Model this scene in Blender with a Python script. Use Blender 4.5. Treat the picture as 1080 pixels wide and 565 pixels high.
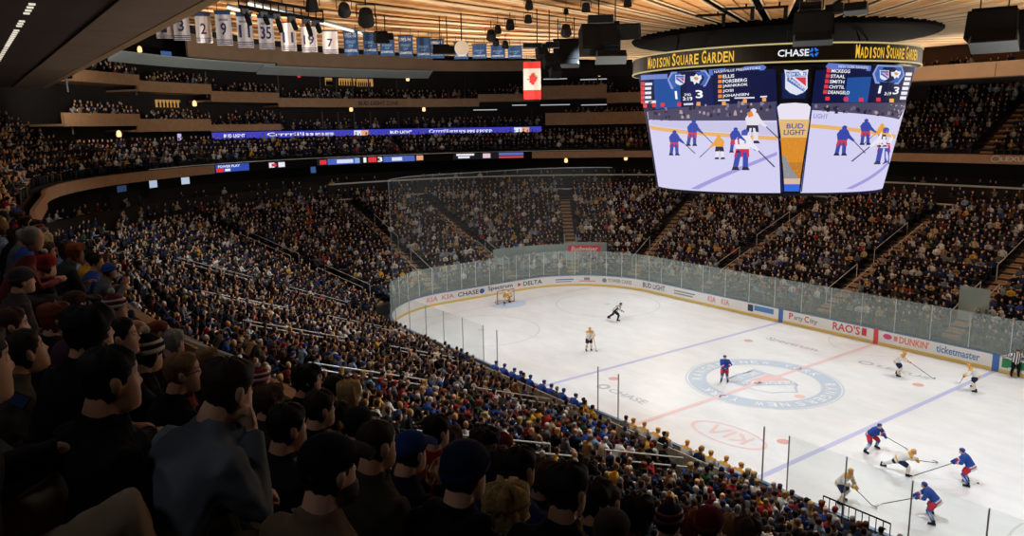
import bpy, bmesh, math, random
import numpy as np
from mathutils import Vector, Matrix
random.seed(7); rng = np.random.default_rng(7)
PI = math.pi
for _o in list(bpy.data.objects): bpy.data.objects.remove(_o)
SC = bpy.context.scene
COL = SC.collection

# ---------------------------------------------------------------- camera
CAM = Vector((27.05, -38.30, 15.73)); F_PX = 798.6
FWD = Vector((-0.79728, 0.574455, -0.185328)); RGT = Vector((0.587079, 0.809353, -0.016886)); UPV = Vector((-0.140295, 0.122265, 0.982532))
cd = bpy.data.cameras.new('camera'); cam = bpy.data.objects.new('camera', cd); COL.objects.link(cam)
cd.sensor_width = 36; cd.lens = F_PX / 1080 * 36; cd.clip_start = 0.05; cd.clip_end = 400
cam.matrix_world = Matrix(((RGT.x, UPV.x, -FWD.x, CAM.x), (RGT.y, UPV.y, -FWD.y, CAM.y), (RGT.z, UPV.z, -FWD.z, CAM.z), (0, 0, 0, 1)))
SC.camera = cam

# ---------------------------------------------------------------- view, world, lights
SC.view_settings.view_transform = 'Standard'; SC.view_settings.look = 'None'
SC.view_settings.gamma = 1; SC.view_settings.use_curve_mapping = False; SC.view_settings.exposure = 0.0
SC.cycles.use_denoising = True
SC.cycles.max_bounces = 5; SC.cycles.diffuse_bounces = 2; SC.cycles.glossy_bounces = 2; SC.cycles.transparent_max_bounces = 24; SC.cycles.transmission_bounces = 2
SC.cycles.caustics_reflective = False; SC.cycles.caustics_refractive = False
SC.cycles.sample_clamp_indirect = 4
w = bpy.data.worlds.new('world'); SC.world = w; w.use_nodes = True
w.node_tree.nodes['Background'].inputs[0].default_value = (0.75, 0.8, 1, 1); w.node_tree.nodes['Background'].inputs[1].default_value = 0.012

WARM_W = (1, .92, .84)
def spot(loc, tgt, power, angle, blend=0.6, col=(.77, 0.915, 1), size=0.35, name='arena_lamp'):
    l = bpy.data.lights.new(name, 'SPOT'); l.energy = power; l.spot_size = math.radians(angle); l.spot_blend = blend; l.color = col; l.shadow_soft_size = size
    o = bpy.data.objects.new(name, l); COL.objects.link(o); o.location = loc
    o.rotation_euler = (Vector(tgt) - Vector(loc)).to_track_quat('-Z', 'Y').to_euler()
    return o
# ice lamps hung under the roof in two long rows and at the two ends
ICE_P = 7200
for x in (-24, -12, 0, 12, 24):
    for sy in (-1, 1):
        spot((x * 0.9, sy * 15, 19.4), (x * 1.02, sy * 2.5, 0), ICE_P, 82, 0.75)
# wider, dimmer house lamps for the lower stands
HOUSE_P = 7600
for x in (-27, -9, 9, 25):
    spot((x, -13, 19.2), (x * 1.05, -24, 4.5), HOUSE_P, 84, 0.9)
for x in (-27, -9, 9, 25):
    spot((x, 13, 19.2), (x * 1.1, 26, 4.5), HOUSE_P * 0.24, 90, 0.9)
spot((-24, -4, 19.2), (-44, -10, 5), HOUSE_P * 0.36, 90, 0.9)
spot((-24, 6, 19.2), (-44, 12, 5), HOUSE_P * 0.36, 90, 0.9)
for x in (16, 5, -7, -20):                                     # dim lamps of the strip lights under the near bridge
    spot((x, -36.2, 18.85), (x + .5, -35.4, 12), 100, 150, 0.8, (1, .85, .68), .4, 'strip_and_fill_light')
spot((4, -27, 17.5), (-15, -24, 20.8), 3800, 50, .8, (1, .96, .92), .3, 'added_banner_light'); spot((-4, -8, 18.4), (-18, -15, 20.3), 900, 60, .8, (1, .96, .92), .3, 'added_banner_light')  # lights added to brighten the banners, without fixtures of their own
for x in (-16, 2): spot((x, -24, 16.5), (x - 3, -32.3, 19.7), 420, 110, .9, WARM_W, .5, 'added_bridge_wash')  # unseen spots added to lift the near bridge edge
for x in (-30, -14, 4): spot((-38, x, 18.5), (-57, x * .9, 20.5), 1500, 100, .9, WARM_W, .6, 'added_suite_wash')  # unseen spots added to brighten the far end suite walls
for x in (27, 22, 15, 6, -6, -18):                              # unseen fill row, added further back to light the foreground backs
    spot((x, -40.6, 18.85), (x - .2, -38.6, 12), 50, 150, 0.8, (.95, .96, 1), .4, 'strip_and_fill_light')
# unseen warm lights, added in mid-air to brighten the wooden roof
WARM = (1, 0.86, 0.70)
ROOF_P = 4800
for k in range(8):
    a = 2 * PI * (k + .5) / 8
    spot((19 * math.cos(a), 17 * math.sin(a), 13.5), (21 * math.cos(a), 19 * math.sin(a), 22), 3600, 150, 0.6, WARM, 0.8, 'added_roof_wash')
for (lx, ly, tx, ty, k) in ((-30, -28, -24, -14, 1.0), (-14, -29, -12, -16, 1.0), (2, -29, 2, -16, .9), (-38, 2, -26, 2, 1.1), (-32, 26, -22, 16, 1.0), (-8, 29, -6, 16, 1.0), (10, 29, 9, 16, 1.0), (24, 26, 18, 14, .9)):
    spot((lx, ly, 17.8), (tx, ty, 22), ROOF_P * k, 120, 0.9, WARM, 0.8, 'added_roof_wash')

# ---------------------------------------------------------------- helpers: colours, materials, meshes
def s2l(c): return c / 12.92 if c <= 0.04045 else ((c + 0.055) / 1.055) ** 2.4
def rgb(*c):
    if len(c) == 1: c = c[0]
    if isinstance(c, str):
        c = c.lstrip('#'); c = tuple(int(c[i:i + 2], 16) for i in (0, 2, 4))
    return tuple(s2l(v / 255) for v in c)
MATS = {}
def mat(name, col, rough=0.6, metal=0.0, emit=0.0, noise=0.0, nscale=4.0, spec=0.5, src=None, bump=0.0):
    """procedural principled material; src 'obj' = object colour, 'vc' = the mesh's own colour attribute"""
    if name in MATS: return MATS[name]
    m = bpy.data.materials.new(name); m.use_nodes = True; nt = m.node_tree; b = nt.nodes['Principled BSDF']
    c = rgb(col) if isinstance(col, str) or max(col) > 1 else tuple(col)
    b.inputs['Roughness'].default_value = rough; b.inputs['Metallic'].default_value = metal; b.inputs['Specular IOR Level'].default_value = spec
    base = None
    if src == 'obj':
        n = nt.nodes.new('ShaderNodeObjectInfo'); base = n.outputs['Color']
    elif src == 'vc':
        n = nt.nodes.new('ShaderNodeVertexColor'); n.layer_name = 'Col'; base = n.outputs['Color']
    elif src == 'both':
        n = nt.nodes.new('ShaderNodeObjectInfo'); n2 = nt.nodes.new('ShaderNodeVertexColor'); n2.layer_name = 'Col'
        x = nt.nodes.new('ShaderNodeMix'); x.data_type = 'RGBA'; x.blend_type = 'MULTIPLY'; x.inputs[0].default_value = 1
        nt.links.new(n.outputs['Color'], x.inputs[6]); nt.links.new(n2.outputs['Color'], x.inputs[7]); base = x.outputs[2]
    if noise > 0 or bump > 0:
        tc = nt.nodes.new('ShaderNodeTexCoord'); nz = nt.nodes.new('ShaderNodeTexNoise'); nz.inputs['Scale'].default_value = nscale; nz.inputs['Detail'].default_value = 4
        nt.links.new(tc.outputs['Object'], nz.inputs['Vector'])
        if noise > 0:
            mr = nt.nodes.new('ShaderNodeMapRange'); mr.inputs[1].default_value = 0.3; mr.inputs[2].default_value = 0.7; mr.inputs[3].default_value = 1 - noise; mr.inputs[4].default_value = 1 + noise
            nt.links.new(nz.outputs[0], mr.inputs[0])
            x = nt.nodes.new('ShaderNodeMix'); x.data_type = 'RGBA'; x.blend_type = 'MULTIPLY'; x.inputs[0].default_value = 1
            if base is None: x.inputs[6].default_value = (*c, 1)
            else: nt.links.new(base, x.inputs[6])
            nt.links.new(mr.outputs[0], x.inputs[7]); base = x.outputs[2]
        if bump > 0:
            bp = nt.nodes.new('ShaderNodeBump'); bp.inputs['Strength'].default_value = bump; nt.links.new(nz.outputs[0], bp.inputs['Height']); nt.links.new(bp.outputs[0], b.inputs['Normal'])
    if base is not None:
        nt.links.new(base, b.inputs['Base Color'])
    else: b.inputs['Base Color'].default_value = (*c, 1)
    if emit > 0:
        b.inputs['Emission Strength'].default_value = emit
        if base is not None and src: nt.links.new(base, b.inputs['Emission Color'])
        else: b.inputs['Emission Color'].default_value = (*c, 1)
        if emit > 0 and src is None: b.inputs['Base Color'].default_value = (0.01, 0.01, 0.01, 1)
        b.inputs['Specular IOR Level'].default_value = 0.1
    MATS[name] = m
    return m

class MB:
    """collects shapes, then links them as one mesh object"""
    def __init__(s): s.v = []; s.f = []; s.mi = []; s.m = 0
    def add(s, vs, fs):
        o = len(s.v); s.v += [tuple(p) for p in vs]; s.f += [tuple(i + o for i in f) for f in fs]; s.mi += [s.m] * len(fs); return s
    def box(s, c, size, rot=None, taper=1.0):
        hx, hy, hz = size[0] / 2, size[1] / 2, size[2] / 2
        pts = [Vector((sx * hx * (taper if sz > 0 else 1), sy * hy * (taper if sz > 0 else 1), sz * hz)) for sz in (-1, 1) for sy in (-1, 1) for sx in (-1, 1)]
        if rot is not None: pts = [rot @ p for p in pts]
        c = Vector(c)
        return s.add([p + c for p in pts], [(0, 2, 3, 1), (4, 5, 7, 6), (0, 1, 5, 4), (1, 3, 7, 5), (3, 2, 6, 7), (2, 0, 4, 6)])
    def tube(s, pts, r, n=8, cap=True):
        pts = [Vector(p) for p in pts]; rs = r if isinstance(r, (list, tuple)) else [r] * len(pts)
        rings = []; up = None
        for i, p in enumerate(pts):
            d = (pts[min(i + 1, len(pts) - 1)] - pts[max(i - 1, 0)]).normalized()
            if up is None:
                up = Vector((0, 0, 1)) if abs(d.z) < 0.9 else Vector((1, 0, 0))
            a = d.cross(up).normalized(); b = a.cross(d).normalized(); up = b
            rr = rs[i]; ra, rb = rr if isinstance(rr, (tuple, list)) else (rr, rr)
            rings.append([p + a * (ra * math.cos(2 * PI * k / n)) + b * (rb * math.sin(2 * PI * k / n)) for k in range(n)])
        return s.rings(rings, cap)
    def rings(s, rings, cap=True, closed=False):
        n = len(rings[0]); vs = [p for r in rings for p in r]; fs = []
        R = len(rings)
        for i in range(R if closed else R - 1):
            j = (i + 1) % R
            for k in range(n):
                fs.append((i * n + k, i * n + (k + 1) % n, j * n + (k + 1) % n, j * n + k))
        if cap and not closed: fs += [tuple(range(n))[::-1], tuple((R - 1) * n + k for k in range(n))]
        return s.add(vs, fs)
    def lathe(s, prof, c=(0, 0, 0), n=24, rot=None, cap=True):
        c = Vector(c)
        rr = []
        for (r, z) in prof:
            ring = [Vector((r * math.cos(2 * PI * k / n), r * math.sin(2 * PI * k / n), z)) for k in range(n)]
            if rot is not None: ring = [rot @ p for p in ring]
            rr.append([p + c for p in ring])
        return s.rings(rr, cap)
    def prism(s, poly, h, M=None):
        n = len(poly); vs = [Vector((x, y, 0)) for x, y in poly] + [Vector((x, y, h)) for x, y in poly]
        if M is not None: vs = [M @ v for v in vs]
        return s.add(vs, [tuple(range(n))[::-1], tuple(range(n, 2 * n))] + [(i, (i + 1) % n, n + (i + 1) % n, n + i) for i in range(n)])
    def mesh(s, name, mats, smooth=False):
        me = bpy.data.meshes.new(name); me.from_pydata(s.v, [], s.f)
        for m in (mats if isinstance(mats, (list, tuple)) else [mats]): me.materials.append(m)
        if any(s.mi): me.polygons.foreach_set('material_index', s.mi)
        if smooth: me.polygons.foreach_set('use_smooth', [True] * len(me.polygons))
        me.update(); return me
    def build(s, name, mats, parent=None, smooth=False):
        return link(name, s.mesh(name, mats, smooth), parent)
def link(name, data, parent=None):
    o = bpy.data.objects.new(name, data); COL.objects.link(o)
    if parent is not None: o.parent = parent
    return o
def tag(o, label=None, cat=None, group=None, kind=None):
    if label: o['label'] = label
    if cat: o['category'] = cat
    if group: o['group'] = group
    if kind: o['kind'] = kind
    return o
def struct(o): o['kind'] = 'structure'; return o
def thing(name, label, cat, loc=(0, 0, 0), rz=0, group=None):
    o = bpy.data.objects.new(name, None); COL.objects.link(o); o.location = loc; o.rotation_euler = (0, 0, rz); o.empty_display_size = 0.2
    return tag(o, label, cat, group)
def copy_tree(o, parent=None):
    c = o.copy(); COL.objects.link(c)
    if parent is not None: c.parent = parent
    for ch in list(o.children): copy_tree(ch, c)
    return c

# text turned into flat mesh shapes
_T = {}
def text2d(s, w, h, shear=0.0, narrow=None):
    """verts in a w x h box, faces"""
    if s not in _T:
        cu = bpy.data.curves.new('lettering', 'FONT'); cu.body = s; cu.resolution_u = 2; cu.offset = .018
        o = bpy.data.objects.new('lettering', cu); COL.objects.link(o)
        dg = bpy.context.evaluated_depsgraph_get(); e = o.evaluated_get(dg); me = e.to_mesh()
        vs = [(v.co.x, v.co.y) for v in me.vertices]; fs = [tuple(p.vertices) for p in me.polygons]; e.to_mesh_clear()
        bpy.data.objects.remove(o); bpy.data.curves.remove(cu)
        x0 = min(v[0] for v in vs); x1 = max(v[0] for v in vs); y0 = min(v[1] for v in vs); y1 = max(v[1] for v in vs)
        _T[s] = ([((x - x0) / max(x1 - x0, 1e-6), (y - y0) / max(y1 - y0, 1e-6)) for x, y in vs], fs)
    vs, fs = _T[s]
    return [(x * w + shear * y * h, y * h) for x, y in vs], fs

# ---------------------------------------------------------------- the oval of the rink and the stands
BULGE_S = [0, 4.4, 11.1, 17.8, 28, 39.8, 51.6, 61.7, 68.4, 75.1, 79.6]; BULGE_V = [1.5, 1.2, -.6, -.35, .95, 1.4, .95, -.35, -.6, 1.2, 1.5]
def bulge(s): return float(np.interp(abs(s), BULGE_S, BULGE_V))
def P(d, s, z=0.0):
    """point at distance d outside the boards; s runs along the boards from the middle of the far end, + towards the far side.
    Further up, the stands are rounder than the rink: their distance swells by bulge(s)."""
    sg = 1 if s >= 0 else -1; a = abs(s); R = 8.53
    if d > 14: u = min(1, (d - 14) / 8); d += bulge(s) * u * u * (3 - 2 * u)
    if a <= 4.42: q = (-30.48 - d, a)
    elif a <= 4.42 + R * PI / 2:
        t = (a - 4.42) / R; q = (-21.95 - (R + d) * math.cos(t), 4.42 + (R + d) * math.sin(t))
    elif a <= 4.42 + R * PI / 2 + 43.9: q = (-21.95 + (a - 4.42 - R * PI / 2), 12.95 + d)
    elif a <= 4.42 + R * PI + 43.9:
        t = (a - 4.42 - R * PI / 2 - 43.9) / R; q = (21.95 + (R + d) * math.sin(t), 4.42 + (R + d) * math.cos(t))
    else: q = (30.48 + d, 4.42 - (a - 4.42 - R * PI - 43.9))
    return Vector((q[0], sg * q[1], z))
SMAX = 4.42 * 2 + 8.53 * PI + 43.9
def Nrm(s):
    return (P(1, s) - P(0, s)).normalized()
def s_list(s0, s1):
    L = [s0]; s = s0
    while s < s1 - 1e-6:
        a = abs(s + 1e-5); st = .5 if (4.42 <= a < 17.82 or 61.7 <= a < 75.1) else 2.0
        nx = s + st
        for k in (-75.12, -61.72, -17.82, -4.42, 0, 4.42, 17.82, 61.72, 75.12):
            if s + 1e-4 < k < nx: nx = k; break
        s = min(nx, s1); L.append(s)
    return L
def sweep(mb, prof, s0, s1, closed=False, caps=False):
    S = s_list(s0, s1); n = len(prof)
    vs = [P(d, s, z) for s in S for (d, z) in prof]; fs = []
    for i in range(len(S) - 1):
        for k in range(n if closed else n - 1):
            k2 = (k + 1) % n
            fs.append((i * n + k, i * n + k2, (i + 1) * n + k2, (i + 1) * n + k))
    if caps: fs += [tuple(range(n))[::-1], tuple((len(S) - 1) * n + k for k in range(n))]
    return mb.add(vs, fs)
def band(mb, d0, d1, z0, z1, s0, s1):
    return sweep(mb, [(d0, z0), (d0, z1), (d1, z1), (d1, z0)], s0, s1, True, True)
def sweepz(mb, prof, S):
    pass
def ray(x, y): return FWD + RGT * ((x - 540) / F_PX) - UPV * ((y - 282.5) / F_PX)
def at_z(x, y, z):
    d = ray(x, y); return CAM + d * ((z - CAM.z) / d.z)
def at_d(x, y, D): return CAM + ray(x, y) * D
def off(q):
    a = max(abs(q.x) - 21.95, 0); b = max(abs(q.y) - 4.42, 0); return math.hypot(a, b) - 8.53
def s_of(q):
    a = max(abs(q.x) - 21.95, 0); b = max(abs(q.y) - 4.42, 0); sg = 1 if q.y >= 0 else -1
    if q.x < -21.95: return sg * (abs(q.y) if b == 0 else 4.42 + 8.53 * math.atan2(b, a))
    if q.x <= 21.95: return sg * (17.82 + q.x + 21.95)
    return sg * (SMAX - abs(q.y) if b == 0 else 61.72 + 8.53 * math.atan2(a, b))
def wallpix(x, y, d, t0=30):
    """where the pixel's ray leaves the oval of distance d -> s, z"""
    r = ray(x, y); t = t0; q = CAM + r * t; was = off(q) < d and t > 30
    while t < 260:
        t += 0.1; q = CAM + r * t; o = off(q) - (bulge(s_of(q)) if d > 20 else 0)
        if o < d: was = True
        elif was: return s_of(q), q.z
    return s_of(q), q.z
def proj(q):
    v = Vector(q) - CAM; z = v.dot(FWD)
    return (540 + F_PX * v.dot(RGT) / z, 282.5 - F_PX * v.dot(UPV) / z, z)
# ================================================================ the building
M_CONC = mat('dark concrete', '#241f1e', 0.9, noise=0.25, nscale=1.5)
M_STAIR = mat('tan stair nosing', '#9c7a55', 0.8, noise=0.2, nscale=3)
M_DARK = mat('dark wall', '#1d1816', 0.85, noise=0.15, nscale=0.6)
M_WOODF = mat('brown wood fascia', '#a27b57', 0.55, noise=0.12, nscale=2.5)
M_TAN = mat('tan plaster wall', '#b08f72', 0.8, noise=0.08, nscale=0.7)
M_SOFFIT = mat('pale green soffit', '#c3cfcc', 0.7)
M_WHITE = mat('white painted cap', '#d8d6cf', 0.5)
M_STEEL = mat('brushed steel rail', '#c9c8c4', 0.4, 0.15)
M_BLACK = mat('matt black metal', '#0c0b0b', 0.8, spec=.12)
M_DGREY = mat('dark grey metal', '#2b2d30', 0.5)
M_GREY = mat('grey metal', '#6a6e70', 0.5)
M_BULB = mat('lit lamp face', (1, 0.93, 0.8), emit=2.5)
M_WARMB = mat('lit warm lamp', (1, 0.62, 0.28), emit=1.5)
M_BRIDGE = mat('bridge underside panel', '#a8917c', 0.75, noise=0.06, nscale=0.8)
M_BRIDGE2 = mat('bridge edge panel', '#d2ab84', 0.7, noise=0.06, nscale=0.8)

ROWS_L = [(1.6 + 0.85 * i, 0.95 + 0.306 * i) for i in range(22)]           # lower stands: tread start, tread height
ROWS_U = [(22.75 + 0.85 * i, 12.4 + 0.47 * i) for i in range(13)]         # upper stands
END_S0, END_S1 = -12.5, 21.0                                                # the far end, where suites replace the upper stands

def terraces(name, rows, s0, s1, front, back):
    mb = MB(); prof = [(rows[0][0], front)]
    for d, z in rows: prof += [(d, z), (d + 0.85, z)]
    prof.append((rows[-1][0] + 0.85, back))
    sweep(mb, prof, s0, s1); return struct(mb.build(name, M_CONC))
terraces('floor_lower_stand', ROWS_L, -SMAX, SMAX, 0, 7.9)
terraces('floor_upper_stand_near', ROWS_U, -SMAX, END_S0, 11.7, 19.5)
terraces('floor_upper_stand_far', ROWS_U, END_S1, SMAX, 11.7, 19.5)
terraces('floor_upper_stand_end', ROWS_U[:4], END_S0, END_S1, 11.7, 14.8)
mb = MB(); sweep(mb, [(0.14, 0.0), (1.6, 0.0)], -SMAX, SMAX); struct(mb.build('floor_rinkside', M_CONC))
# wall with a white cap behind the lower stands, the suite counter behind it and the suites
mb = MB(); band(mb, 20.35, 20.6, 7.2, 7.85, -60, 60); struct(mb.build('wall_lower_stand_top', M_DARK))
mb = MB()
for a, b in ((-11.2, 6.2), (7.8, 13.5), (15.5, 60)): band(mb, 20.30, 20.66, 7.85, 7.97, a, b)
struct(mb.build('trim_1', M_WHITE))
mb = MB(); sweep(mb, [(20.6, 7.3), (27.4, 7.3), (27.4, 11.7)], -SMAX, SMAX); struct(mb.build('wall_suites', M_DARK))
mb = MB(); band(mb, 24.8, 25.0, 7.3, 9.25, -60, 60); struct(mb.build('wall_suite_counter', M_DARK))
mb = MB(); band(mb, 24.72, 25.08, 9.25, 9.4, -4, 60); struct(mb.build('trim_2', M_WHITE))
S_LA = wallpix(226, 177, 22)[0]; S_LB = wallpix(561, 164, 22)[0]
# slab and wood fascia of the upper stands
mb = MB(); sweep(mb, [(22.1, 11.68), (27.4, 11.68)], -SMAX, SMAX); struct(mb.build('ceiling_suites', M_DARK))
mb = MB(); band(mb, 22.0, 22.2, 11.62, 12.42, -SMAX, S_LA); struct(mb.build('trim_3', M_WOODF))
mb = MB(); band(mb, 22.0, 22.2, 11.62, 12.42, S_LB, SMAX); struct(mb.build('trim_4', M_WOODF))
mb = MB(); band(mb, 22.0, 22.2, 11.62, 12.5, S_LA, S_LB); struct(mb.build('trim_5', M_BLACK))
mb = MB(); band(mb, 21.98, 22.06, 12.5, 12.56, -11, 12); struct(mb.build('trim_6', M_WHITE))
# outer walls
mb = MB(); sweep(mb, [(34.2, 11), (34.2, 29)], -SMAX, SMAX); struct(mb.build('wall_outer', M_DARK))

# ---- far end: suites behind balconies, stepped at both sides
T_D = 26.6
def balcony(x0, x1, yt, yb, d=T_D, m=M_WOODF, deep=0.25):
    xm = (x0 + x1) / 2
    sa, _ = wallpix(x0, (yt + yb) / 2, d); sb, _ = wallpix(x1, (yt + yb) / 2, d)
    _, zt = wallpix(xm, yt, d); _, zb = wallpix(xm, yb, d)
    return sa, sb, zt, zb
BAL = []
ti = 7
for (x0, x1, yt, yb) in ((66, 147, 119.5, 133), (145, 222, 125.5, 138.5), (222, 296, 131, 138), (575, 700, 118, 131),
                         (78, 146, 76, 88), (145, 222, 87, 98), (222, 294, 97, 108), (293, 505, 104, 113), (504, 570, 99, 107), (570, 640, 90, 104), (640, 700, 97, 108)):
    sa, sb, zt, zb = balcony(x0, x1, yt, yb); BAL.append((sa, sb, zt, zb))
    mb = MB(); band(mb, T_D - 0.1, T_D + 0.15, zb, zt, sa, sb); band(mb, T_D + .15, 33.9, zb + .02, zb + .2, sa, sb)
    struct(mb.build('trim_%d' % ti, M_WOODF)); ti += 1
for (x0, x1, yt, yb, m, dd) in ((130, 290, 63, 71, M_SOFFIT, 25.6), (278, 456, 73.5, 80.5, M_SOFFIT, 25.6), (196, 296, 6, 64, M_TAN, 26.2), (292, 456, 57, 74.5, M_TAN, 26.2), (455, 560, 64, 75, M_TAN, 26.2), (560, 700, 66, 80, M_DARK, 26.2)):
    sa, sb, zt, zb = balcony(x0, x1, yt, yb, dd); mb = MB()
    if m is M_SOFFIT: sweep(mb, [(dd, zt), (dd + 1.6, zb), (dd + 1.6, zt + .1), (dd, zt + .1)], sa, sb, True, True)
    else: band(mb, dd, dd + 0.3, zb, zt, sa, sb)
    struct(mb.build('trim_%d' % ti, m)); ti += 1
# posts between the suites of the far end
mb = MB()
for s in np.arange(END_S0 + 1, END_S1, 2.05):
    for (z0, z1) in ((15.6, 17.6), (19.0, 21.6)):
        q = P(27.2, s, (z0 + z1) / 2); mb.box(q, (0.12, 0.12, z1 - z0))
struct(mb.build('trim_posts', M_DGREY))
mb = MB(); sweep(mb, [(30.5, 14.8), (30.5, 27)], END_S0 - 6, END_S1 + 6); struct(mb.build('wall_suites_end', M_DARK))
# aisle stairs
AIS = [('far end', -4.2), ('far end', 4.5), ('corner', 9.9), ('corner', 14.8), ('far side', 17.82 + 4.9), ('far side', 17.82 + 16.6), ('far side', 17.82 + 26), ('far side', 17.82 + 37),
       ('corner', -9.9), ('corner', -14.8), ('near side', -17.82 - 4.9), ('near side', -17.82 - 13.5), ('near side', -17.82 - 22), ('near side', -17.82 - 30.5), ('near side', -17.82 - 39)]
def frame(d, s, z):
    n = Nrm(s); t = Vector((n.y, -n.x, 0))
    q = P(d, s, z)
    return Matrix(((t.x, -n.x, 0, q.x), (t.y, -n.y, 0, q.y), (0, 0, 1, q.z), (0, 0, 0, 1)))     # local +y faces the ice
for k, (nm, s) in enumerate(AIS):
    mb = MB(); n = Nrm(s); rot = Matrix(((-n.y, n.x, 0), (n.x, n.y, 0), (0, 0, 1))); rot = Matrix(((n.y, n.x, 0), (-n.x, n.y, 0), (0, 0, 1)))
    for i, (d, z) in enumerate(ROWS_L[1:20]):
        mb.box(P(d - 0.21, s, z - 0.153 - 0.076), (1.15, 0.42, 0.153), rot)
        mb.box(P(d + 0.2, s, z + 0.01), (1.15, 0.4, 0.02), rot)
    o = mb.build('floor_aisle_stairs', M_STAIR); struct(o)
for s in (17.82 + 18, 17.82 + 29, 17.82 + 40, -17.82 - 8, -17.82 - 24, -17.82 - 38, 14.0):
    mb = MB(); n = Nrm(s); rot = Matrix(((n.y, n.x, 0), (-n.x, n.y, 0), (0, 0, 1)))
    for i, (d, z) in enumerate(ROWS_U[1:]):
        mb.box(P(d - 0.21, s, z - 0.31), (1.1, 0.42, 0.16), rot); mb.box(P(d + 0.2, s, z + 0.01), (1.1, 0.4, 0.02), rot)
    struct(mb.build('floor_upper_aisle_stairs', M_STAIR))

# ---- the two bridges above the long sides
def bridge(sy, nm):
    f = lambda a, b, c: (a, sy * b, c)
    mb = MB()
    def slab(x0, x1, y0, y1, z0, z1): mb.box(((x0 + x1) / 2, sy * (y0 + y1) / 2, (z0 + z1) / 2), (x1 - x0, abs(y1 - y0), z1 - z0))
    slab(-40, 44, 34.5, 47, 19.05, 19.2)
    o = mb.build('ceiling_bridge_' + nm, mat('bridge deck underside', '#5c4c43', 0.85, noise=.1, nscale=.6)); struct(o)
    mb = MB(); xs = (-40, -20.2, -1.8, 16, 44)
    for a, b in zip(xs, xs[1:]):
        slab(a + 0.03, b - 0.03, 32.75, 34.5, 19.0, 19.2)
    struct(mb.build('trim_bridge_underside_' + nm, M_BRIDGE))
    mb = MB()
    for a, b in zip(xs, xs[1:]):
        slab(a + 0.02, b - 0.02, 32.3, 32.65, 19.02, 20.25)
    struct(mb.build('trim_bridge_edge_' + nm, M_BRIDGE2))
    mb = MB(); slab(-40, 44, 32.65, 32.75, 19.1, 20.1); struct(mb.build('trim_bridge_gap_' + nm, M_BLACK))
    return o
bridge(-1, 'near'); bridge(1, 'far')
mb = MB(); mb.box((2, 38.6, 21.6), (80, 0.3, 3.2)); struct(mb.build('wall_far_bridge', mat('red brown bridge wall', '#8a5f42', 0.8)))
# strip lights in the near bridge deck
prev = None
for i, x in enumerate(np.concatenate([np.arange(5.5, -9, -0.62), np.arange(-9.6, -37, -0.9)])):
    if i in (3, 8, 9, 13): continue
    mb = MB(); mb.box((x, -36.25, 19.035), (0.13, 0.15, 0.05))
    o = mb.build('strip_light', mat('strip light diffuser', (1, 0.9, 0.72), emit=0.8))
    tag(o, 'short bright ceiling strip in the line of strips under the near bridge', 'light', 'strip lights under the near bridge')

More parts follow.
